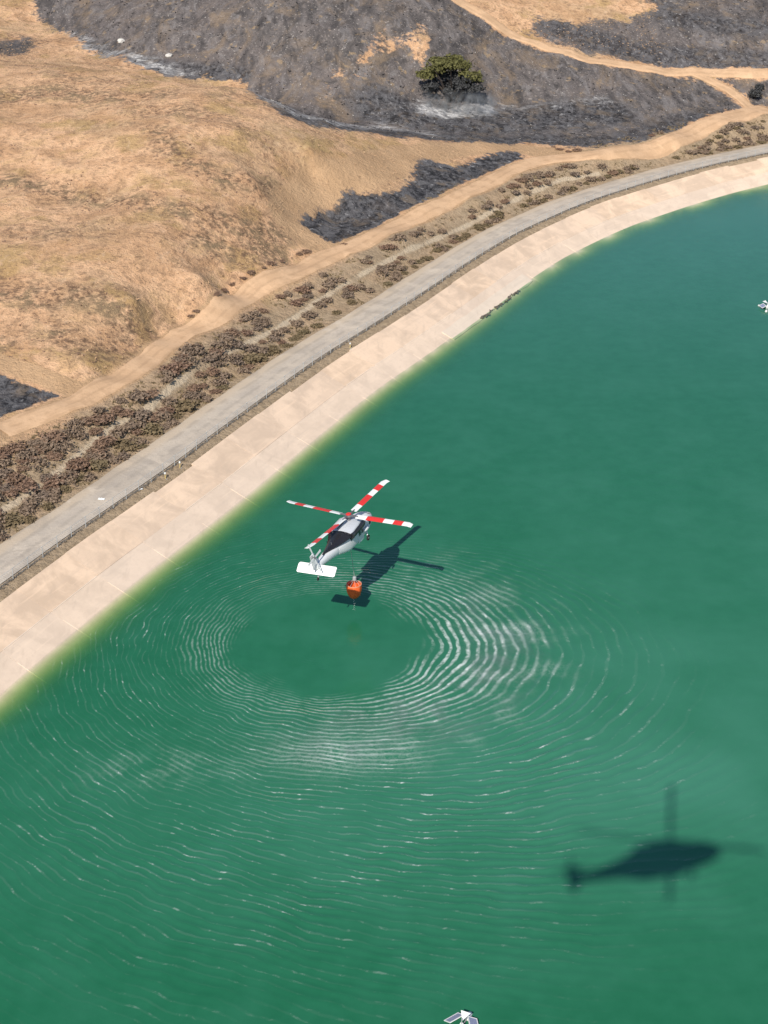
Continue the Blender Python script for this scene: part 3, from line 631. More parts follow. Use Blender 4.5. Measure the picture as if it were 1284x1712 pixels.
# marker posts and litter by the fence
M_yellow = paint('faded_yellow', (.62, .48, .20), .6, .25); M_white = paint('white_plastic', (.74, .74, .72), .5, .1); M_grey = paint('grey_metal', (.35, .36, .37), .5, .2)
def marker(p, lab):
    t = empty('marker_post', (p[0], p[1], float(zland(*p)[0])-.1)); tag(t, lab, 'post', 'marker posts below the fence')
    MB().tube([(0, 0, -.1), (0, 0, .75)], [.07, .06], 8).build('post', M_yellow, t)
    MB().lathe([(.1, .75), (.12, .8), (.12, .95), (.03, 1.02)], 10).build('cap', M_white, t)
    MB().box((0, 0, .02), (.22, .22, .06)).build('footing', M_grey, t)
marker(POST_A, 'yellow marker post below the fence, the nearest of the pair')
marker(POST_B, 'yellow marker post below the fence, the farther of the pair')
marker(POST_C, 'lone yellow marker post by the fence far along the embankment')
def crumple(name, p, size, lab):
    z = Z_ROAD if name == 'plastic_sheet' else float(zland(*p)[0])
    g = np.random.default_rng(int(size*100)); n = 9; u, v = np.meshgrid(np.linspace(-1, 1, n), np.linspace(-1, 1, n)); u = u.ravel(); v = v.ravel()
    x = size*u*(.7+.3*perlin(u*1.3+3, v*1.3, 4)); y = size*.7*v*(.7+.5*perlin(u*1.7, v*1.7+9, 5)); z_ = .12+.22*np.abs(perlin(u*2.1, v*2.1, 6))*size
    me = tri_mesh(name, np.c_[x, y, z_], grid_faces(n, n), M_white); o = link(name, me)
    md = o.modifiers.new('thick', 'SOLIDIFY'); md.thickness = .02
    o.location = (p[0], p[1], z); o.rotation_euler = (0, 0, R.uniform(0, 3)); tag(o, lab, 'litter')
crumple('plastic_sheet', LITTER_A, .55, 'crumpled white plastic sheet lying on the gravel road')
crumple('plastic_scrap', LITTER_B, .28, 'small white plastic scrap on the verge below the fence')

# ---------------------------------------------------------------- ramp slab with a broken dark edge at the waterline
def ramp():
    x, y = along([140], 1.0); t = empty('boat_ramp', (float(x[0]), float(y[0]), .4)); o = t.location; k = Z_TOP/D_TOP
    tag(t, 'pale concrete ramp slab with broken dark edge along the waterline', 'ramp')
    m = MB(); s = np.linspace(124, 158, 12)
    for a, b in zip(s[:-1], s[1:]):
        q = []
        w0 = lambda s_: -.7+.35*float(perlin(s_/3., 0., 3)); w1 = lambda s_: 1.6+.2*float(perlin(s_/4., 3., 3))
        for zz in (-.1, .16):
            for ss_, d in ((a, w0(a)), (b, w0(b)), (b, w1(b)), (a, w1(a))):
                px, py = along([ss_], d); q.append((float(px[0])-o.x, float(py[0])-o.y, d*k+zz-o.z))
        m.hexa(q)
    m.build('ramp_slab', concrete_material('concrete_ramp', (.70, .58, .46), .1), t)
    m = MB()
    for i in range(70):
        s_ = R.uniform(135, 152); d = -.62+.35*float(perlin(s_/3., 0., 3))+R.uniform(-.28, .22); px, py = along([s_], d); r_ = R.uniform(.08, .30)
        m.lathe([(r_*.7, -.15), (r_, 0), (r_*.6, r_*.5)], 6, (float(px[0])-o.x, float(py[0])-o.y, R.uniform(-.1, .12)-o.z), lambda a, z: R.uniform(.7, 1.2))
    tag(m.build('rubble', paint('wet_rubble', (.12, .105, .085), .8, .4, 2.), t), kind='stuff')
ramp()

# ---------------------------------------------------------------- shrubs on the bank
def leaf_cloud(n, rx, ry, rz, zc, leaf, seed, shell=.55, lump=.35, flat=.0):
    """leaf-sized two-triangle faces spread through a lumpy crown volume"""
    g = np.random.default_rng(seed); d = g.normal(size=(n, 3)); d /= np.linalg.norm(d, axis=1)[:, None]
    d[:, 2] = np.where(d[:, 2] < -.35, -d[:, 2]*.6, d[:, 2])
    rad = (shell+(1-shell)*g.random(n))**.6
    lum = 1+lump*(perlin(d[:, 0]*2.1+seed, d[:, 1]*2.1, seed)+perlin(d[:, 1]*2.3, d[:, 2]*2.3+seed, seed+1))
    c = d*rad[:, None]*lum[:, None]*np.array([rx, ry, rz])+np.array([0, 0, zc])
    a = g.normal(size=(n, 3)); a -= d*(a*d).sum(1)[:, None]*.6; a /= np.linalg.norm(a, axis=1)[:, None]
    b = np.cross(a, g.normal(size=(n, 3))); b /= np.linalg.norm(b, axis=1)[:, None]
    l = leaf*g.uniform(.6, 1.4, n)[:, None]
    V = np.stack([c-a*l, c+b*l*.55, c+a*l, c-b*l*.55], 1).reshape(-1, 3)
    i = np.arange(n)*4; return V, np.stack([i, i+1, i+2, i+3], -1)
def leaf_mat(name, c1, c2, c3):
    t = NT(name); P = t.n('TexCoord').outputs['Object']; r = t.n('ObjectInfo').outputs['Random']
    n = t.noise(P, 2.2, 4, .6); c = t.mix(t.step(n, .3, .7), c1, c2); c = t.mix(t.math('MULTIPLY', r, .55), c, c3)
    return t.principled(c, .85, .15)
M_shrub = [leaf_mat('shrub_brown', (.13, .078, .056), (.25, .16, .112), (.23, .155, .105)),
           leaf_mat('shrub_grey', (.125, .092, .073), (.24, .182, .138), (.235, .165, .112)),
           leaf_mat('shrub_olive', (.105, .078, .045), (.215, .158, .092), (.165, .132, .075))]
shrub_me = {}
for k in range(3):
    for v in range(4):
        V, T = leaf_cloud(420, 1., 1., .62, .30, .17, 100+k*10+v, .35, .5)
        shrub_me[k, v] = tri_mesh('shrub', V, T, M_shrub[k])
bench = np.array(BENCH); trk = np.array(TRACK)
placed = []; SH = [('brown dry shrub', 0), ('grey dry shrub', 1), ('olive brown shrub', 2)]
cs = np.c_[[R.uniform(-2, 268) for _ in range(14000)], [R.uniform(16.6, 31) for _ in range(14000)]]; cx, cy = along(cs[:, 0], cs[:, 1])
dn, _ = nearest(cx, cy, bench); dt, _ = nearest(cx, cy, trk); clump = fbm(cx/9, cy/9, 201, 3); czs = zland(cx, cy)
def add_shrub(x, y, z, rad, k, label):
    o = link('shrub', shrub_me[k, R.randrange(4)])
    o.location = (x, y, z-.08); o.rotation_euler = (0, 0, R.uniform(0, 6.28)); o.scale = (rad, rad*R.uniform(.8, 1.2), rad*R.uniform(.42, .72))
    tag(o, label, 'shrub', 'shrubs on the bank between track and road')
scrub = []; count = [0, 0]
for (s, d), x, y, b, t_, c, z in zip(cs, cx, cy, dn, dt, clump, czs):
    left = s < 96; side_lim = (170, 112)
    rad = R.uniform(.9, 1.9) if left else R.uniform(.7, 1.4)
    if d < 18: rad = min(rad, 1.0)
    if t_ < 2.9+rad*.8 or b < (.3+rad*.4 if fbm(x/6, y/6, 43, 3) > -.15 else 0): continue
    if left and c < -.45: continue
    if not left and (min(abs(d-17.6), abs(d-20.2), abs(d-22.9), abs(d-25.4)) > .8 or c < -.22-(.25 if s > 195 else 0)): continue
    if 225 < s < 236 : continue
    if any((x-p[0])**2+(y-p[1])**2 < ((rad+p[2])*(.50 if left else .54))**2 for p in placed): continue
    placed.append((x, y, rad))
    k = 2 if d < 18.6 and R.random() < .75 else (0 if R.random() < .55 else 1)
    if count[0 if left else 1] >= side_lim[0 if left else 1]: scrub.append((x, y, z, rad, k)); continue
    count[0 if left else 1] += 1
    row = 'in the roadside row' if d < 18.8 else 'in the middle of the bank' if t_ > 5.5 else 'just under the track'
    zone = next(w_ for lim, w_ in ((30, 'near the left edge'), (46, 'opposite the white plastic sheet'), (70, 'opposite the two marker posts'), (96, 'where the thick shrubs end'), (122, 'opposite the lone marker post'), (160, 'opposite the waterline ramp'), (200, 'below the burned hollow'), (999, 'at the far right end')) if s < lim)
    size = 'small' if rad < .95 else 'large' if rad > 1.4 else 'mid-sized'
    add_shrub(x, y, z, rad, k, size+' '+SH[k][0]+' '+row+' '+zone)
for i, (x, y) in enumerate(EDGE_SHRUBS):
    add_shrub(x, y, float(zland(x, y)[0]), R.uniform(.55, 1.1), 0 if i < 17 else 2, 'brown shrub on the uphill edge of the dirt track' if i < 17 else 'straw brown shrub below the track near the right edge')
Vs = []; Ts = []; nb = 0
for i, (x, y, z, rad, k) in enumerate(scrub[:170]):
    V, T = leaf_cloud(200, rad, rad, rad*.55, .25*rad, .2, 900+i, .35, .5); Vs.append(V+np.array([x, y, z-.05])); Ts.append(T+nb); nb += len(V)
if Vs: tag(link('bank_scrub', tri_mesh('bank_scrub', np.vstack(Vs), np.vstack(Ts), M_shrub[1])), kind='stuff')
print('shrubs', count, 'scrub', len(scrub))
# low scrub and dead grass between them, and brush dotted over the hill
n = 5200; s = NP.uniform(-10, 275, n); d = NP.uniform(16.2, 29, n); x, y = along(s, d); dtk, _ = nearest(x, y, trk); dbn, _ = nearest(x, y, bench)
ok = (dtk > 3.0) & (dbn > .6) & (fbm(x/5, y/5, 301, 3) > np.where(s < 95, -.25, .02)); x, y = x[ok], y[ok]
tufts('low_scrub', np.c_[x, y, zland(x, y)], NP.uniform(.15, .45, len(x)), NP.uniform(.1, .35, len(x)), M_shrub[2], 6, 2)
def hill_points(n, x0, x1, y0, y1, seed):
    g = np.random.default_rng(seed); x = g.uniform(x0, x1, n); y = g.uniform(y0, y1, n)
    keep = np.abs(x) < y*.285+6
    return x[keep], y[keep]
x, y = hill_points(18000, -110, 60, 190, 420, 5)
dsh, _ = shore_d(x, y); dtk, _ = nearest(x, y, trk); dl, _ = nearest(x, y, np.array(LOOP_TRACK)); bs = np.max([sdist(x, y, np.array(P)) for P in (BURN_SLOPE, BURN_HOLLOW, BURN_WEDGE)], 0)
bl = np.min([nearest(x, y, np.array(L))[0] for L in (BRUSH_A, BRUSH_B, BRUSH_C, BRUSH_D, BRUSH_E, BRUSH_F, BRUSH_G)], 0)
f = fbm(x/30+.35*y/30, y/14, 51, 4)+.5*fbm(x/7, y/7, 305, 3)+.45*(1-sstep(1.5, 6, bl))
ok = (dsh > 30) & (dtk > 3.6) & (dl > 3.5) & (bs < -2) & (f > .02+.25*NP.random(len(x)))
x, y = x[ok], y[ok]
tufts('hill_brush', np.c_[x, y, zland(x, y)], NP.uniform(.10, .40, len(x)), NP.uniform(.06, .28, len(x)), M_shrub[0], 5, 3)
x, y = hill_points(60000, -110, 70, 185, 425, 15)
dsh, _ = shore_d(x, y); dtk, _ = nearest(x, y, trk); bs = np.max([sdist(x, y, np.array(P)) for P in (BURN_SLOPE, BURN_HOLLOW, BURN_WEDGE)], 0)
ok = (dsh > 29) & (dtk > 3.0) & (bs < -1) & (fbm(x/6, y/10, 325, 4) > NP.uniform(-.35, .45, len(x))); x, y = x[ok], y[ok]
M_straw = leaf_mat('dry_straw', (.31, .20, .122), (.56, .375, .23), (.44, .29, .175))
tufts('dry_grass', np.c_[x, y, zland(x, y)], NP.uniform(.12, .40, len(x)), NP.uniform(.05, .22, len(x)), M_straw, 3, 16)
x, y = hill_points(7500, -110, 125, 290, 440, 6)
bs = np.max([sdist(x, y, np.array(P)) for P in (BURN_SLOPE, BURN_BEYOND, BURN_HOLLOW)], 0)
ut = np.minimum(nearest(x, y, np.array(UPPER_TRACK))[0], np.minimum(nearest(x, y, np.array(SPUR_TRACK))[0], nearest(x, y, trk)[0]))
ok = (bs > 1) & (ut > 3.2) & (fbm(x/8, y/8, 311, 3) > -.05); x, y = x[ok], y[ok]
M_char = paint('charred_stems', (.04, .038, .04), .95, .4, 2., .1)
tufts('charred_stubble', np.c_[x, y, zland(x, y)], NP.uniform(.1, .42, len(x)), NP.uniform(.08, .4, len(x)), M_char, 4, 4)
# ---------------------------------------------------------------- half-burnt tree and small bushes
M_bark = paint('charred_bark', (.06, .05, .045), .95, .4, 2., .1)
M_leaf = leaf_mat('olive_leaves', (.070, .070, .028), (.140, .132, .050), (.11, .105, .04)); M_burnt = leaf_mat('burnt_leaves', (.030, .032, .034), (.085, .085, .085), (.05, .05, .052))
def tree():
    x, y = TREE; z = float(zland(x, y)[0]); t = empty('tree', (x, y, z-.2)); tag(t, 'half burnt oak with olive top and charred lower branches above white ash', 'tree')
    m = MB(); g = random.Random(3); tips = []
    for i in range(7):
        a = i*.9+g.uniform(-.3, .3); r = g.uniform(.2, .9); base = Vector((math.cos(a)*r, math.sin(a)*r*.7, -.3))
        out = g.uniform(2.2, 5.4); top = g.uniform(4.5, 7.2)
        p = [base, base+Vector((math.cos(a)*out*.25, math.sin(a)*out*.2, top*.35)), base+Vector((math.cos(a)*out*.6, math.sin(a)*out*.5, top*.7)), base+Vector((math.cos(a)*out, math.sin(a)*out*.8, top))]
        m.tube(p, [.34, .25, .16, .06], 7)
        for j in range(4):
            q = p[1+j % 3]; b = a+g.uniform(-1.2, 1.2); e = q+Vector((math.cos(b)*g.uniform(1.2, 2.8), math.sin(b)*g.uniform(1, 2), g.uniform(.6, 2.2)))
            m.tube([q, (q+e)/2+Vector((0, 0, .25)), e], [.13, .08, .03], 5); tips.append(e)
    m.build('trunk', M_bark, t)
    def crown(name, lobes, mat, leaf, seed, lab=None):
        Vs = []; Ts = []; nb = 0
        for i, (cx, cy, cz, rx, ry, rz, n) in enumerate(lobes):
            V, T = leaf_cloud(n, rx, ry, rz, 0, leaf, seed+i, .3, .45); V = V+np.array([cx, cy, cz]); Vs.append(V); Ts.append(T+nb); nb += len(V)
        o = link(name, tri_mesh(name, np.vstack(Vs), np.vstack(Ts), mat), t)
        if lab: o['label'] = lab
    gg = random.Random(9)
    hi = [(gg.uniform(-5.6, 5.2), gg.uniform(-2.2, 2.6), 0, 0, 0, 0, 0) for _ in range(24)]
    hi = [(x_, y_, 7.4-.085*(x_+.6)**2+gg.uniform(-.7, .7)+.15*y_, gg.uniform(1.1, 1.9), gg.uniform(1.1, 1.8), gg.uniform(.7, 1.15), 230) for x_, y_, *_ in hi]
    crown('crown', hi, M_leaf, .30, 400, 'olive green living top of the crown')
    lo = [(gg.uniform(-5.0, 5.6), gg.uniform(-3.0, 2.2)) for _ in range(22)]
    lo = [(x_, y_, gg.uniform(1.6, 5.0)-.04*x_*x_+.35, gg.uniform(1.0, 1.7), gg.uniform(1.0, 1.6), gg.uniform(.8, 1.3), 190) for x_, y_ in lo]
    crown('charred_crown', lo, M_burnt, .27, 500, 'black scorched lower foliage')
    t.scale = (1.22, 1.15, 1.18)
tree()
def bush(p, r, k, lab):
    z = float(zland(*p)[0]); t = empty('bush', (p[0], p[1], z-.1)); tag(t, lab, 'bush', 'small bushes by the upper track')
    V, T = leaf_cloud(900, r, r, r*.75, r*.55, .22, k, .3, .5); link('foliage', tri_mesh('foliage', V, T, M_burnt), t)
    m = MB()
    for i in range(5):
        a = i*1.3; m.tube([(0, 0, -.1), (math.cos(a)*r*.3, math.sin(a)*r*.3, r*.5), (math.cos(a)*r*.6, math.sin(a)*r*.6, r*.95)], [.09, .06, .02], 5)
    m.build('stem', M_bark, t)
bush(BUSH_A, 1.9, 601, 'dark scorched bush beside the spur track at the right edge')
bush(BUSH_B, 1.2, 602, 'smaller dark bush behind the scorched bush at the right edge')

# pale boulders on the burned slope
M_rock = paint('pale_rock', (.60, .57, .53), .9, .3, 1.2, .2)
def boulder_mesh(seed):
    bm = bmesh.new(); bmesh.ops.create_icosphere(bm, subdivisions=2, radius=1)
    for v in bm.verts:
        n = v.co.normalized(); k = 1+.45*float(perlin(n.x*1.4+seed, n.y*1.4+n.z, seed))+.2*float(perlin(n.x*3, n.z*3+seed, seed+2)); v.co = Vector((n.x*k, n.y*k*.8, n.z*k*.65))
    me = bpy.data.meshes.new('boulder'); bm.to_mesh(me); bm.free(); me.materials.append(M_rock); return me
def boulder(p, r, seed, lab):
    o = link('boulder', boulder_mesh(seed)); o.location = (p[0], p[1], float(zland(*p)[0])+r*.3); o.scale = (r, r, r); tag(o, lab, 'boulder', 'pale boulders in the gully')
boulder(ROCK_A, .85, 1, 'white boulder at the foot of the burned slope in the gully')
boulder(ROCK_B, .95, 2, 'pale boulder higher up the gully on the burned slope')
x, y = hill_points(1800, -100, 120, 300, 435, 8); bs = np.maximum(sdist(x, y, np.array(BURN_SLOPE)), sdist(x, y, np.array(BURN_BEYOND)))
ut = np.minimum(nearest(x, y, np.array(UPPER_TRACK))[0], nearest(x, y, np.array(SPUR_TRACK))[0]); ok = (bs > 2) & (ut > 3); x, y = x[ok], y[ok]
tufts('pale_stones', np.c_[x, y, zland(x, y)], NP.uniform(.08, .3, len(x)), NP.uniform(.06, .22, len(x)), M_rock, 2, 9)

# ---------------------------------------------------------------- helicopter
M_hw = paint('helicopter_white', (.70, .71, .72), .35, .08, 2., .5); M_hg = paint('helicopter_grey', (.52, .54, .58), .4, .1, 2., .5); M_hk = paint('helicopter_black', (.018, .018, .022), .35, .2, 2., .5)
M_red = paint('stripe_red', (.62, .035, .03), .4, .12, 2., .5); M_wb = paint('blade_white', (.72, .73, .72), .4, .08, 2., .5); M_glass = paint('dark_glass', (.02, .025, .03), .08, .1, 2., .8)
M_mech = paint('rotor_mechanism', (.12, .12, .13), .5, .3, 4., .5); M_tyre = paint('tyre_rubber', (.03, .03, .03), .8, .3, 5., .2); M_stab = paint('stabilator_white', (.80, .80, .78), .4, .05, 2., .5)
def helicopter(tilt, spin, chord=.345, stab=1.):
    t = empty('helicopter')
    #        y     x   z     hw    hh    e
    secs = [(5.25, 0, 1.30, .25, .28, 2.2), (4.9, 0, 1.32, .62, .52, 2.4), (4.2, 0, 1.40, .92, .78, 2.6), (3.4, 0, 1.48, 1.02, .92, 3), (2.6, 0, 1.52, 1.16, 1.0, 3.4), (1.2, 0, 1.50, 1.18, 1.02, 4),
            (-1.0, 0, 1.50, 1.18, 1.02, 4), (-2.4, 0, 1.52, 1.12, .98, 3.6), (-3.4, 0, 1.62, .92, .85, 3), (-4.4, 0, 1.75, .70, .68, 2.6)]
    MB().loft(secs, 28).build('fuselage', M_hw, t, True)
    bs = [(-4.35, 0, 1.76, .69, .67, 2.6), (-5.6, 0, 1.90, .60, .60, 2.4), (-7.0, 0, 2.02, .49, .52, 2.3), (-8.4, 0, 2.12, .39, .44, 2.2), (-9.2, 0, 2.18, .28, .34, 2)]
    MB().loft(bs, 20).build('tail_boom', M_hw, t, True)
    # black deck: wide behind the engines, tapering to a point along the boom
    m = MB(); ys = np.linspace(-2.3, -7.2, 12); zc = lambda y: np.interp(y, [-7.2, -5.6, -4.35, -3.4, -2.3], [2.53, 2.50, 2.50, 2.62, 2.86]); hw = lambda y: np.interp(y, [-7.2, -6.2, -4.6, -3.2, -2.3], [.03, .24, .62, 1.10, 1.46])
    for y in ys:
        w_ = hw(y); z = zc(y)
        for u in (-1, -.5, 0, .5, 1): m.v.append((u*w_, y, z+.03-.26*(abs(u)**2.2)*min(1, w_)))
    for i in range(len(ys)-1):
        for k in range(4): a = i*5+k; m.f.append((a, a+1, a+6, a+5))
    dk = m.build('aft_deck', M_hk, t, True); md = dk.modifiers.new('thick', 'SOLIDIFY'); md.thickness = .12; md.offset = -1
    for sx in (-.16, .16): MB().lathe([(.085, 0), (.085, .07), (.04, .1)], 8, (sx, -2.95, 2.62)).build('deck_light', M_wb, t)
    # gearbox fairing, engines, exhausts
    MB().loft([(2.6, 0, 2.45, .30, .08, 2.4), (1.9, 0, 2.62, .85, .26, 2.8), (.9, 0, 2.74, 1.15, .42, 3.4), (-.4, 0, 2.76, 1.30, .44, 4), (-1.6, 0, 2.74, 1.32, .40, 4), (-2.35, 0, 2.70, 1.30, .27, 4)], 22).build('engine_cowling', M_hg, t, True)
    MB().box((-.42, -.95, 3.185), (.05, 1.3, .02)).build('cowling_seam', M_hk, t)
    for sx in (-1, 1):
        MB().loft([(1.2, sx*1.2, 2.55, .22, .20, 2.2), (.7, sx*1.22, 2.57, .34, .33, 2.3), (-.8, sx*1.22, 2.57, .36, .35, 2.4), (-1.7, sx*1.22, 2.56, .32, .32, 2.3)], 16).build('engine', M_hk if sx > 0 else M_hg, t, True)
        MB().loft([(-1.65, sx*1.22, 2.57, .29, .29, 2.2), (-2.45, sx*1.36, 2.62, .30, .30, 2.2)], 14).build('exhaust', M_hk, t, True)
        MB().loft([(1.2, sx*1.10, 2.14, .12, .26, 4), (-2.3, sx*1.06, 2.14, .12, .24, 4)], 10).build('side_band', M_hk, t)
        d = MB().box((sx*1.19, .3, 1.35), (.02, .75, .72)).build('cabin_door', M_hw, t)
        for yy in (-.05, .65): MB().box((sx*1.215, yy, 1.72), (.012, .26, .24)).build('window', M_glass, d)
        MB().box((sx*1.10, 2.75, 1.75), (.05, .42, .32), Matrix.Rotation(-sx*.06, 3, 'Z')).build('cockpit_window', M_glass, t)
        MB().box((sx*.36, 4.15, 2.02), (.34, .42, .02), Matrix.Rotation(-.62, 3, 'X')).build('windscreen', M_glass, t)
        # main gear
        MB().tube([(sx*1.05, 2.1, 1.0), (sx*1.32, 1.75, .45)], [.11, .07], 8).build('gear_strut', M_hw, t)
        wv = MB().lathe([(.14, -.09), (.31, -.08), (.33, 0), (.31, .08), (.14, .09)], 16).xform(Matrix.Translation((sx*1.38, 1.72, .34)) @ Matrix.Rotation(math.pi/2, 4, 'Y')).build('wheel', M_tyre, t)
        MB().lathe([(.12, -.1), (.13, 0), (.12, .1)], 10).xform(Matrix.Translation((sx*1.38, 1.72, .34)) @ Matrix.Rotation(math.pi/2, 4, 'Y')).build('rim', M_grey, wv)
    MB().loft([(2.3, 1.30, 1.55, .10, .12, 2), (2.0, 1.32, 1.55, .2, .2, 2), (1.2, 1.32, 1.55, .2, .2, 2), (.9, 1.30, 1.55, .1, .12, 2)], 10).build('rescue_hoist', M_hw, t, True)
    MB().tube([(0, -8.3, 2.0), (0, -8.75, .62)], [.09, .06], 8).build('tail_strut', M_hw, t)
    MB().lathe([(.08, -.06), (.2, -.05), (.22, 0), (.2, .05), (.08, .06)], 12).xform(Matrix.Translation((0, -8.8, .55)) @ Matrix.Rotation(math.pi/2, 4, 'Y')).build('tail_wheel', M_tyre, t)
    # fin, stabilator
    f = MB(); 
    for zz, y0, y1, th in ((2.0, -8.0, -9.7, .17), (3.0, -8.75, -10.0, .12), (3.95, -9.35, -10.3, .08)):
        for yy, w_ in ((y0, .3), ((y0*2+y1)/3, 1), (y1, .15)): f.v += [(-th*w_, yy, zz), (th*w_, yy, zz)]
    for L in (0, 6):
        for a in ((0, 2), (2, 4)): 
            f.f += [(L+a[0], L+a[1], L+a[1]+6, L+a[0]+6)[::1], (L+a[0]+1, L+a[0]+7, L+a[1]+7, L+a[1]+1)]
        f.f += [(L+0, L+6, L+7, L+1), (L+4, L+5, L+11, L+10)]
    f.f += [(12, 14, 15, 13), (14, 16, 17, 15), (0, 1, 3, 2), (2, 3, 5, 4)]
    f.build('tail_fin', M_hw, t)
    s = MB(); prof = ((.0, 0), (.16, .06), (.55, .055), (1.0, .012), (.55, -.05), (.16, -.05))
    for xx in (-2.19, -2.05, 0, 2.05, 2.19):
        k = .82 if abs(xx) > 2.1 else 1
        for c, z in prof: ck = c*k+(1-k)/2; s.v.append((xx*stab, -8.45-1.2*(ck*.80+z*k*.6), 2.02+1.2*(z*k*.80-ck*.60)+.1))
    for i in range(4):
        for k in range(6): a = i*6+k; b = i*6+(k+1) % 6; s.f.append((a, b, b+6, a+6))
    s.f += [tuple(range(6))[::-1], tuple(range(24, 30))]
    s.build('stabilator', M_stab, t)
    # tail rotor, canted on the right of the fin
    hub = Vector((.32, -9.95, 3.72)); tr = MB().lathe([(.16, -.1), (.17, .08), (.08, .16)], 12).xform(Matrix.Translation(hub) @ Matrix.Rotation(math.radians(70), 4, 'Y')).build('tail_rotor', M_mech, t)
    for k in range(4):
        Mx = Matrix.Translation(hub) @ Matrix.Rotation(math.radians(-20), 4, 'Y') @ Matrix.Rotation(math.radians(3+90*k), 4, 'X')
        MB().hexa([(-.015+.05, -.07, .15), (.065, -.07, .15), (.065, .09, .15), (.035, .09, .15), (.035, -.12, 1.62), (.06, -.12, 1.62), (.06, .12, 1.62), (.035, .12, 1.62)]).xform(Mx).build('blade', M_wb, tr)
    # main rotor
    T = Matrix.Translation((0, 0, 3.76)) @ Matrix.Rotation(tilt[0], 4, 'X') @ Matrix.Rotation(tilt[1], 4, 'Y')
    MB().tube([(0, 0, 2.9), (0, 0, 3.7)], [.2, .16], 12).build('mast', M_mech, t)
    h = MB().lathe([(.22, -.28), (.42, -.12), (.46, .02), (.34, .12), (.2, .16)], 16).xform(T).build('rotor_hub', M_mech, t)
    MB().lathe([(.30, .14), (.30, .22), (.2, .27)], 14).xform(T).build('hub_cap', M_red, h)
    for k in range(4):
        Mz = T @ Matrix.Rotation(-spin-math.pi/2*k, 4, 'Z') @ Matrix.Rotation(math.radians(2.2), 4, 'X') @ Matrix.Rotation(math.radians(12), 4, 'Y')
        MB().tube([(0, .3, 0), (0, 1.25, 0)], [.13, .09], 8).xform(Mz).build('blade_cuff', M_mech, h)
        def seg(y0, y1, c=chord, sweep0=0., sweep1=0., tw=1., up=0.):
            q = []
            pr = ((-c, 0.), (-c*.45, .05), (c, .004), (-c*.45, -.035))
            m = MB()
            for yy, sw, kk in ((y0, sweep0, 1.), (y1, sweep1, tw)):
                for cx, cz in pr: m.v.append((cx*kk+sw, yy, cz*(1 if kk > .8 else .6)+(up if cz >= 0 else -up)))
            m.f += [(0, 1, 5, 4), (1, 2, 6, 5), (2, 3, 7, 6), (3, 0, 4, 7), (3, 2, 1, 0), (4, 5, 6, 7)]
            return m
        b = seg(1.0, 7.62)
        e = seg(7.62, 8.18, chord, 0., .16, .85); b.add(e.v, e.f)
        blade = b.xform(Mz).build('main_rotor_blade', M_wb, t)
        for y0, y1 in ((2.35, 4.55), (5.8, 6.95)): seg(y0, y1, chord+.008, up=.006).xform(Mz).build('stripe', M_red, blade)
    # belly hook
    MB().tube([(0, -.2, .52), (0, -.2, .30)], .07, 8).build('cargo_hook', M_mech, t)
    MB().tube([(.0, -4.9, 2.5), (0, -4.95, 2.95)], .015, 4).build('antenna', M_grey, t)
    return t
heli = helicopter((math.radians(2.5), math.radians(-2.5)), math.radians(9))
HUB = Vector((-3.87, 150.3, 13.0))
heli.rotation_euler = (math.radians(1), math.radians(-3), math.radians(-22))
heli.location = HUB - heli.rotation_euler.to_matrix() @ Vector((0, 0, 3.76))
tag(heli, 'white and black helicopter with red striped rotor blades hovering over the reservoir', 'helicopter')
# the photographer's own helicopter, overhead, seen only by its shadow on the water
over = helicopter((0, 0), math.radians(30), .2, .22); over.scale = (1.02, 1.02, 1.02)
over.rotation_euler = (0, 0, math.radians(-70)); P = Vector((25.9, 110.7, 0)); k = (99-P.z)/-LIGHT.z
over.location = P - LIGHT*k - Vector((0, 0, 3.76*1.02))
tag(over, 'second helicopter overhead casting the blurred shadow on the water at lower right', 'helicopter')

# ---------------------------------------------------------------- orange fire bucket on its lines
M_or = paint('bucket_orange', (.80, .13, .03), .55, .2, 3., .3); M_rope = paint('suspension_line', (.42, .42, .40), .7, .2)
def bucket():
    c = Vector((-3.40, 151.8, 1.75)); t = empty('fire_bucket', c); tag(t, 'orange collapsible water bucket hanging below the hovering helicopter', 'bucket')
    hook = (heli.rotation_euler.to_matrix() @ Vector((0, -.2, .30)))+heli.location - c
    wob = lambda a, z: 1+.035*math.cos(8*a)
    MB().lathe([(.22, .0), (.45, .06), (.68, .35), (.82, .85), (.86, 1.30), (.84, 1.62), (.80, 1.75), (.76, 1.74), (.74, 1.1), (.5, .5)], 32, wob=wob).build('bag', M_or, t, True)
    MB().lathe([(.80, 1.70), (.875, 1.70), (.875, 1.80), (.80, 1.80), (.80, 1.70)], 32, caps=False).build('rim_band', paint('band_pale', (.70, .28, .16), .6, .2), t)
    MB().lathe([(.2, -.12), (.3, -.08), (.26, .08)], 14).build('dump_valve', M_hk, t)
    MB().lathe([(.16, 0), (.22, .05), (.22, .42), (.1, .5)], 12, (.06, 0, 2.25)).build('control_head', M_grey, t)
    for k in range(8):
        a = 2*math.pi*k/8+.2; e = Vector((.84*math.cos(a), .84*math.sin(a), 1.75))
        MB().tube([e, (.06+.12*math.cos(a), .12*math.sin(a), 2.32)], .02, 4).build('suspension_line', M_rope, t)
    MB().tube([(.06, 0, 2.7), tuple(hook)], .03, 5).build('lifting_cable', M_rope, t)
    m = MB()
    for i in range(60):
        z = -R.random()**1.4*c.z*.98; r_ = R.uniform(.008, .02); m.lathe([(r_*.3, -r_*2), (r_, 0), (r_*.3, r_)], 5, (R.gauss(0, .06-.03*z), R.gauss(0, .06-.03*z), z-.1 if z < -.1 else z))
    tag(m.build('drips', paint('drip_water', (.6, .66, .64), .2, .1), t), kind='stuff')
bucket()

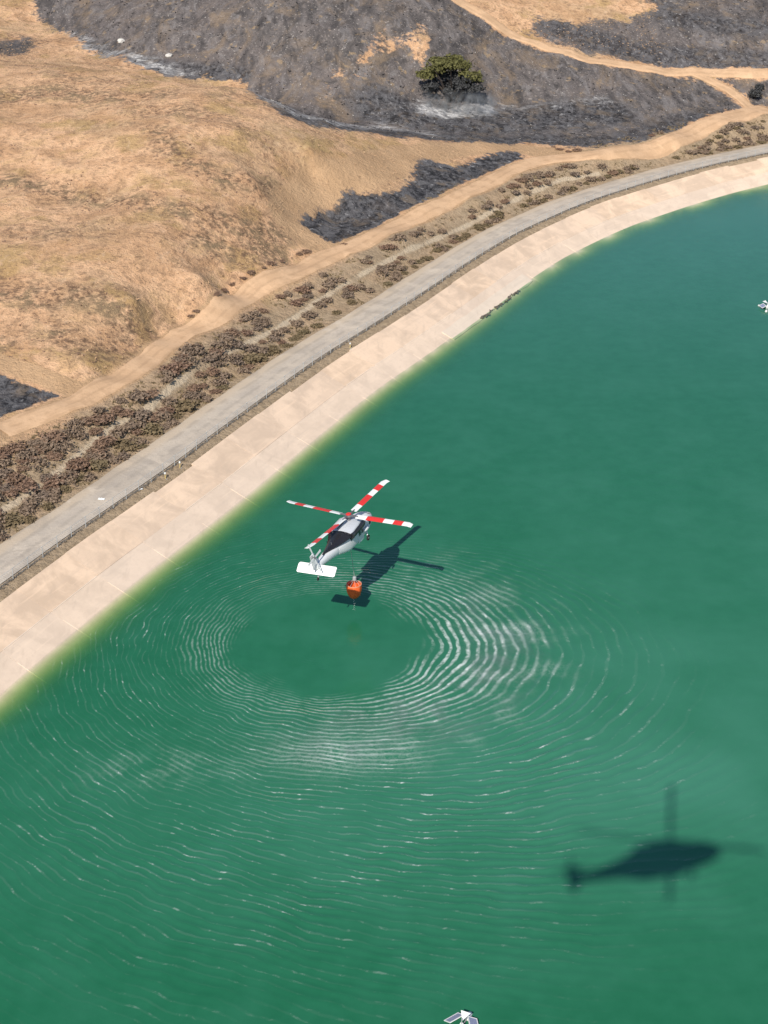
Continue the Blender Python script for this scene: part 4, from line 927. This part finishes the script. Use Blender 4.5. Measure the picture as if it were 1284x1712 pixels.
# ---------------------------------------------------------------- floating solar water mixers
M_panel = None
def panel_mat():
    t = NT('solar_cells'); P = t.n('TexCoord').outputs['Object']
    sp = t.n('SeparateXYZ', {0: P}).outputs
    l = t.math('LESS_THAN', t.math('MINIMUM', t.math('FRACT', t.math('MULTIPLY', sp[0], 6.)), t.math('FRACT', t.math('MULTIPLY', sp[1], 6.))), .07)
    c = t.mix(l, (.20, .22, .34), (.42, .44, .50)); return t.principled(c, .25, .6)
M_panel = panel_mat()
def mixer(loc, rz, lab):
    t = empty('solar_mixer', loc, (0, 0, rz)); t.scale = (.82, .82, .9); tag(t, lab, 'buoy', 'floating solar mixers on the reservoir')
    MB().lathe([(.30, -.3), (.34, .0), (.34, .45), (.22, .62), (.16, .8)], 16).build('motor_housing', M_white, t, True)
    MB().tube([(0, 0, .7), (0, 0, 1.35)], .05, 8).build('mast', M_grey, t)
    v = MB(); tri = [(0, .1, 1.0), (-.5, 1.05, 1.25), (.5, 1.05, 1.25)]
    v.v = [(x, y, z+d) for d in (0, .05) for x, y, z in tri]; v.f = [(2, 1, 0), (3, 4, 5), (0, 1, 4, 3), (1, 2, 5, 4), (2, 0, 3, 5)]
    v.build('vane', M_white, t)
    for k in range(3):
        a = k*2*math.pi/3; Mz = Matrix.Rotation(a, 4, 'Z')
        MB().tube([(0, .2, .3), (0, 1.9, .25)], .055, 6).xform(Mz).build('arm', M_grey, t)
        f = MB().loft([(1.35, 0, .05, .10, .10, 2), (1.5, 0, .05, .24, .18, 2.4), (2.3, 0, .05, .24, .18, 2.4), (2.45, 0, .05, .10, .10, 2)], 14)
        f.xform(Mz).build('float', M_white, t, True)
        Mp = Matrix.Rotation(a+math.pi/3, 4, 'Z') @ Matrix.Translation((0, 1.15, .62)) @ Matrix.Rotation(math.radians(-24), 4, 'X')
        fr = MB()
        for c, h in (((0, -.46, 0), (.86, .045, .035)), ((0, .46, 0), (.86, .045, .035)), ((-.815, 0, 0), (.045, .415, .034)), ((.815, 0, 0), (.045, .415, .034))): fr.box(c, h)
        p = MB().box((0, 0, 0), (.77, .415, .015)).build('solar_panel', M_panel, t); p.matrix_local = Mp
        fr.build('frame', M_white, p)
mixer((6.0, 88.15, 0), math.radians(-24), 'floating solar mixer with white vane at the bottom edge of the photo')
mixer((66.6, 254.5, 0), math.radians(40), 'far floating solar mixer on teal water at the right edge')

# ---------------------------------------------------------------- smoke under the tree, spray over the rings
def smoke_density(t):
    P = t.pos(); x, y, z = t.n('SeparateXYZ', {0: P}).outputs
    zt = float(zland(*TREE)[0])
    n = t.step(t.noise(t.pos((.55, .55, .4)), 1., 5, .65, .8), .46, .66)
    top = t.step(z, zt+.6, zt+4.2, 1., 0.)
    ex = t.math('MULTIPLY', t.step(x, TREE[0]-8.5, TREE[0]-4.5), t.step(x, TREE[0]+5, TREE[0]+12, 1., 0.))
    ey = t.math('MULTIPLY', t.step(y, TREE[1]-9, TREE[1]-6.5), t.step(y, TREE[1]-4, TREE[1]-1.5, 1., 0.))
    return t.math('MULTIPLY', t.math('MULTIPLY', n, top), t.math('MULTIPLY', t.math('MULTIPLY', ex, ey), .55))
zt = float(zland(*TREE)[0])
volume_box('smoke', (TREE[0]-9, TREE[1]-9, zt-4), (TREE[0]+12, TREE[1]-1.5, zt+4.2), smoke_density)
def spray_density(t):
    P = t.pos(); x, y, z = t.n('SeparateXYZ', {0: P}).outputs
    dx = t.math('SUBTRACT', x, WC[0]); dy = t.math('SUBTRACT', y, WC[1])
    r = t.math('SQRT', t.math('ADD', t.math('MULTIPLY', dx, dx), t.math('MULTIPLY', dy, dy)))
    ring = t.math('MULTIPLY', t.step(r, 13., 18.5), t.step(r, 20., 26., 1., 0.))
    sect = t.step(t.math('DIVIDE', t.math('ADD', t.math('MULTIPLY', dx, .80), t.math('MULTIPLY', dy, -.60)), r), .25, .95)
    n = t.step(t.noise(t.pos((.16, .22, .3)), 1., 6, .68, 1.), .44, .64)
    return t.math('MULTIPLY', t.math('MULTIPLY', ring, sect), t.math('MULTIPLY', n, t.step(z, .3, 2.2, .24, 0.)))
volume_box('spray_mist', (-14, 116, .25), (22, 158, 2.2), spray_density)
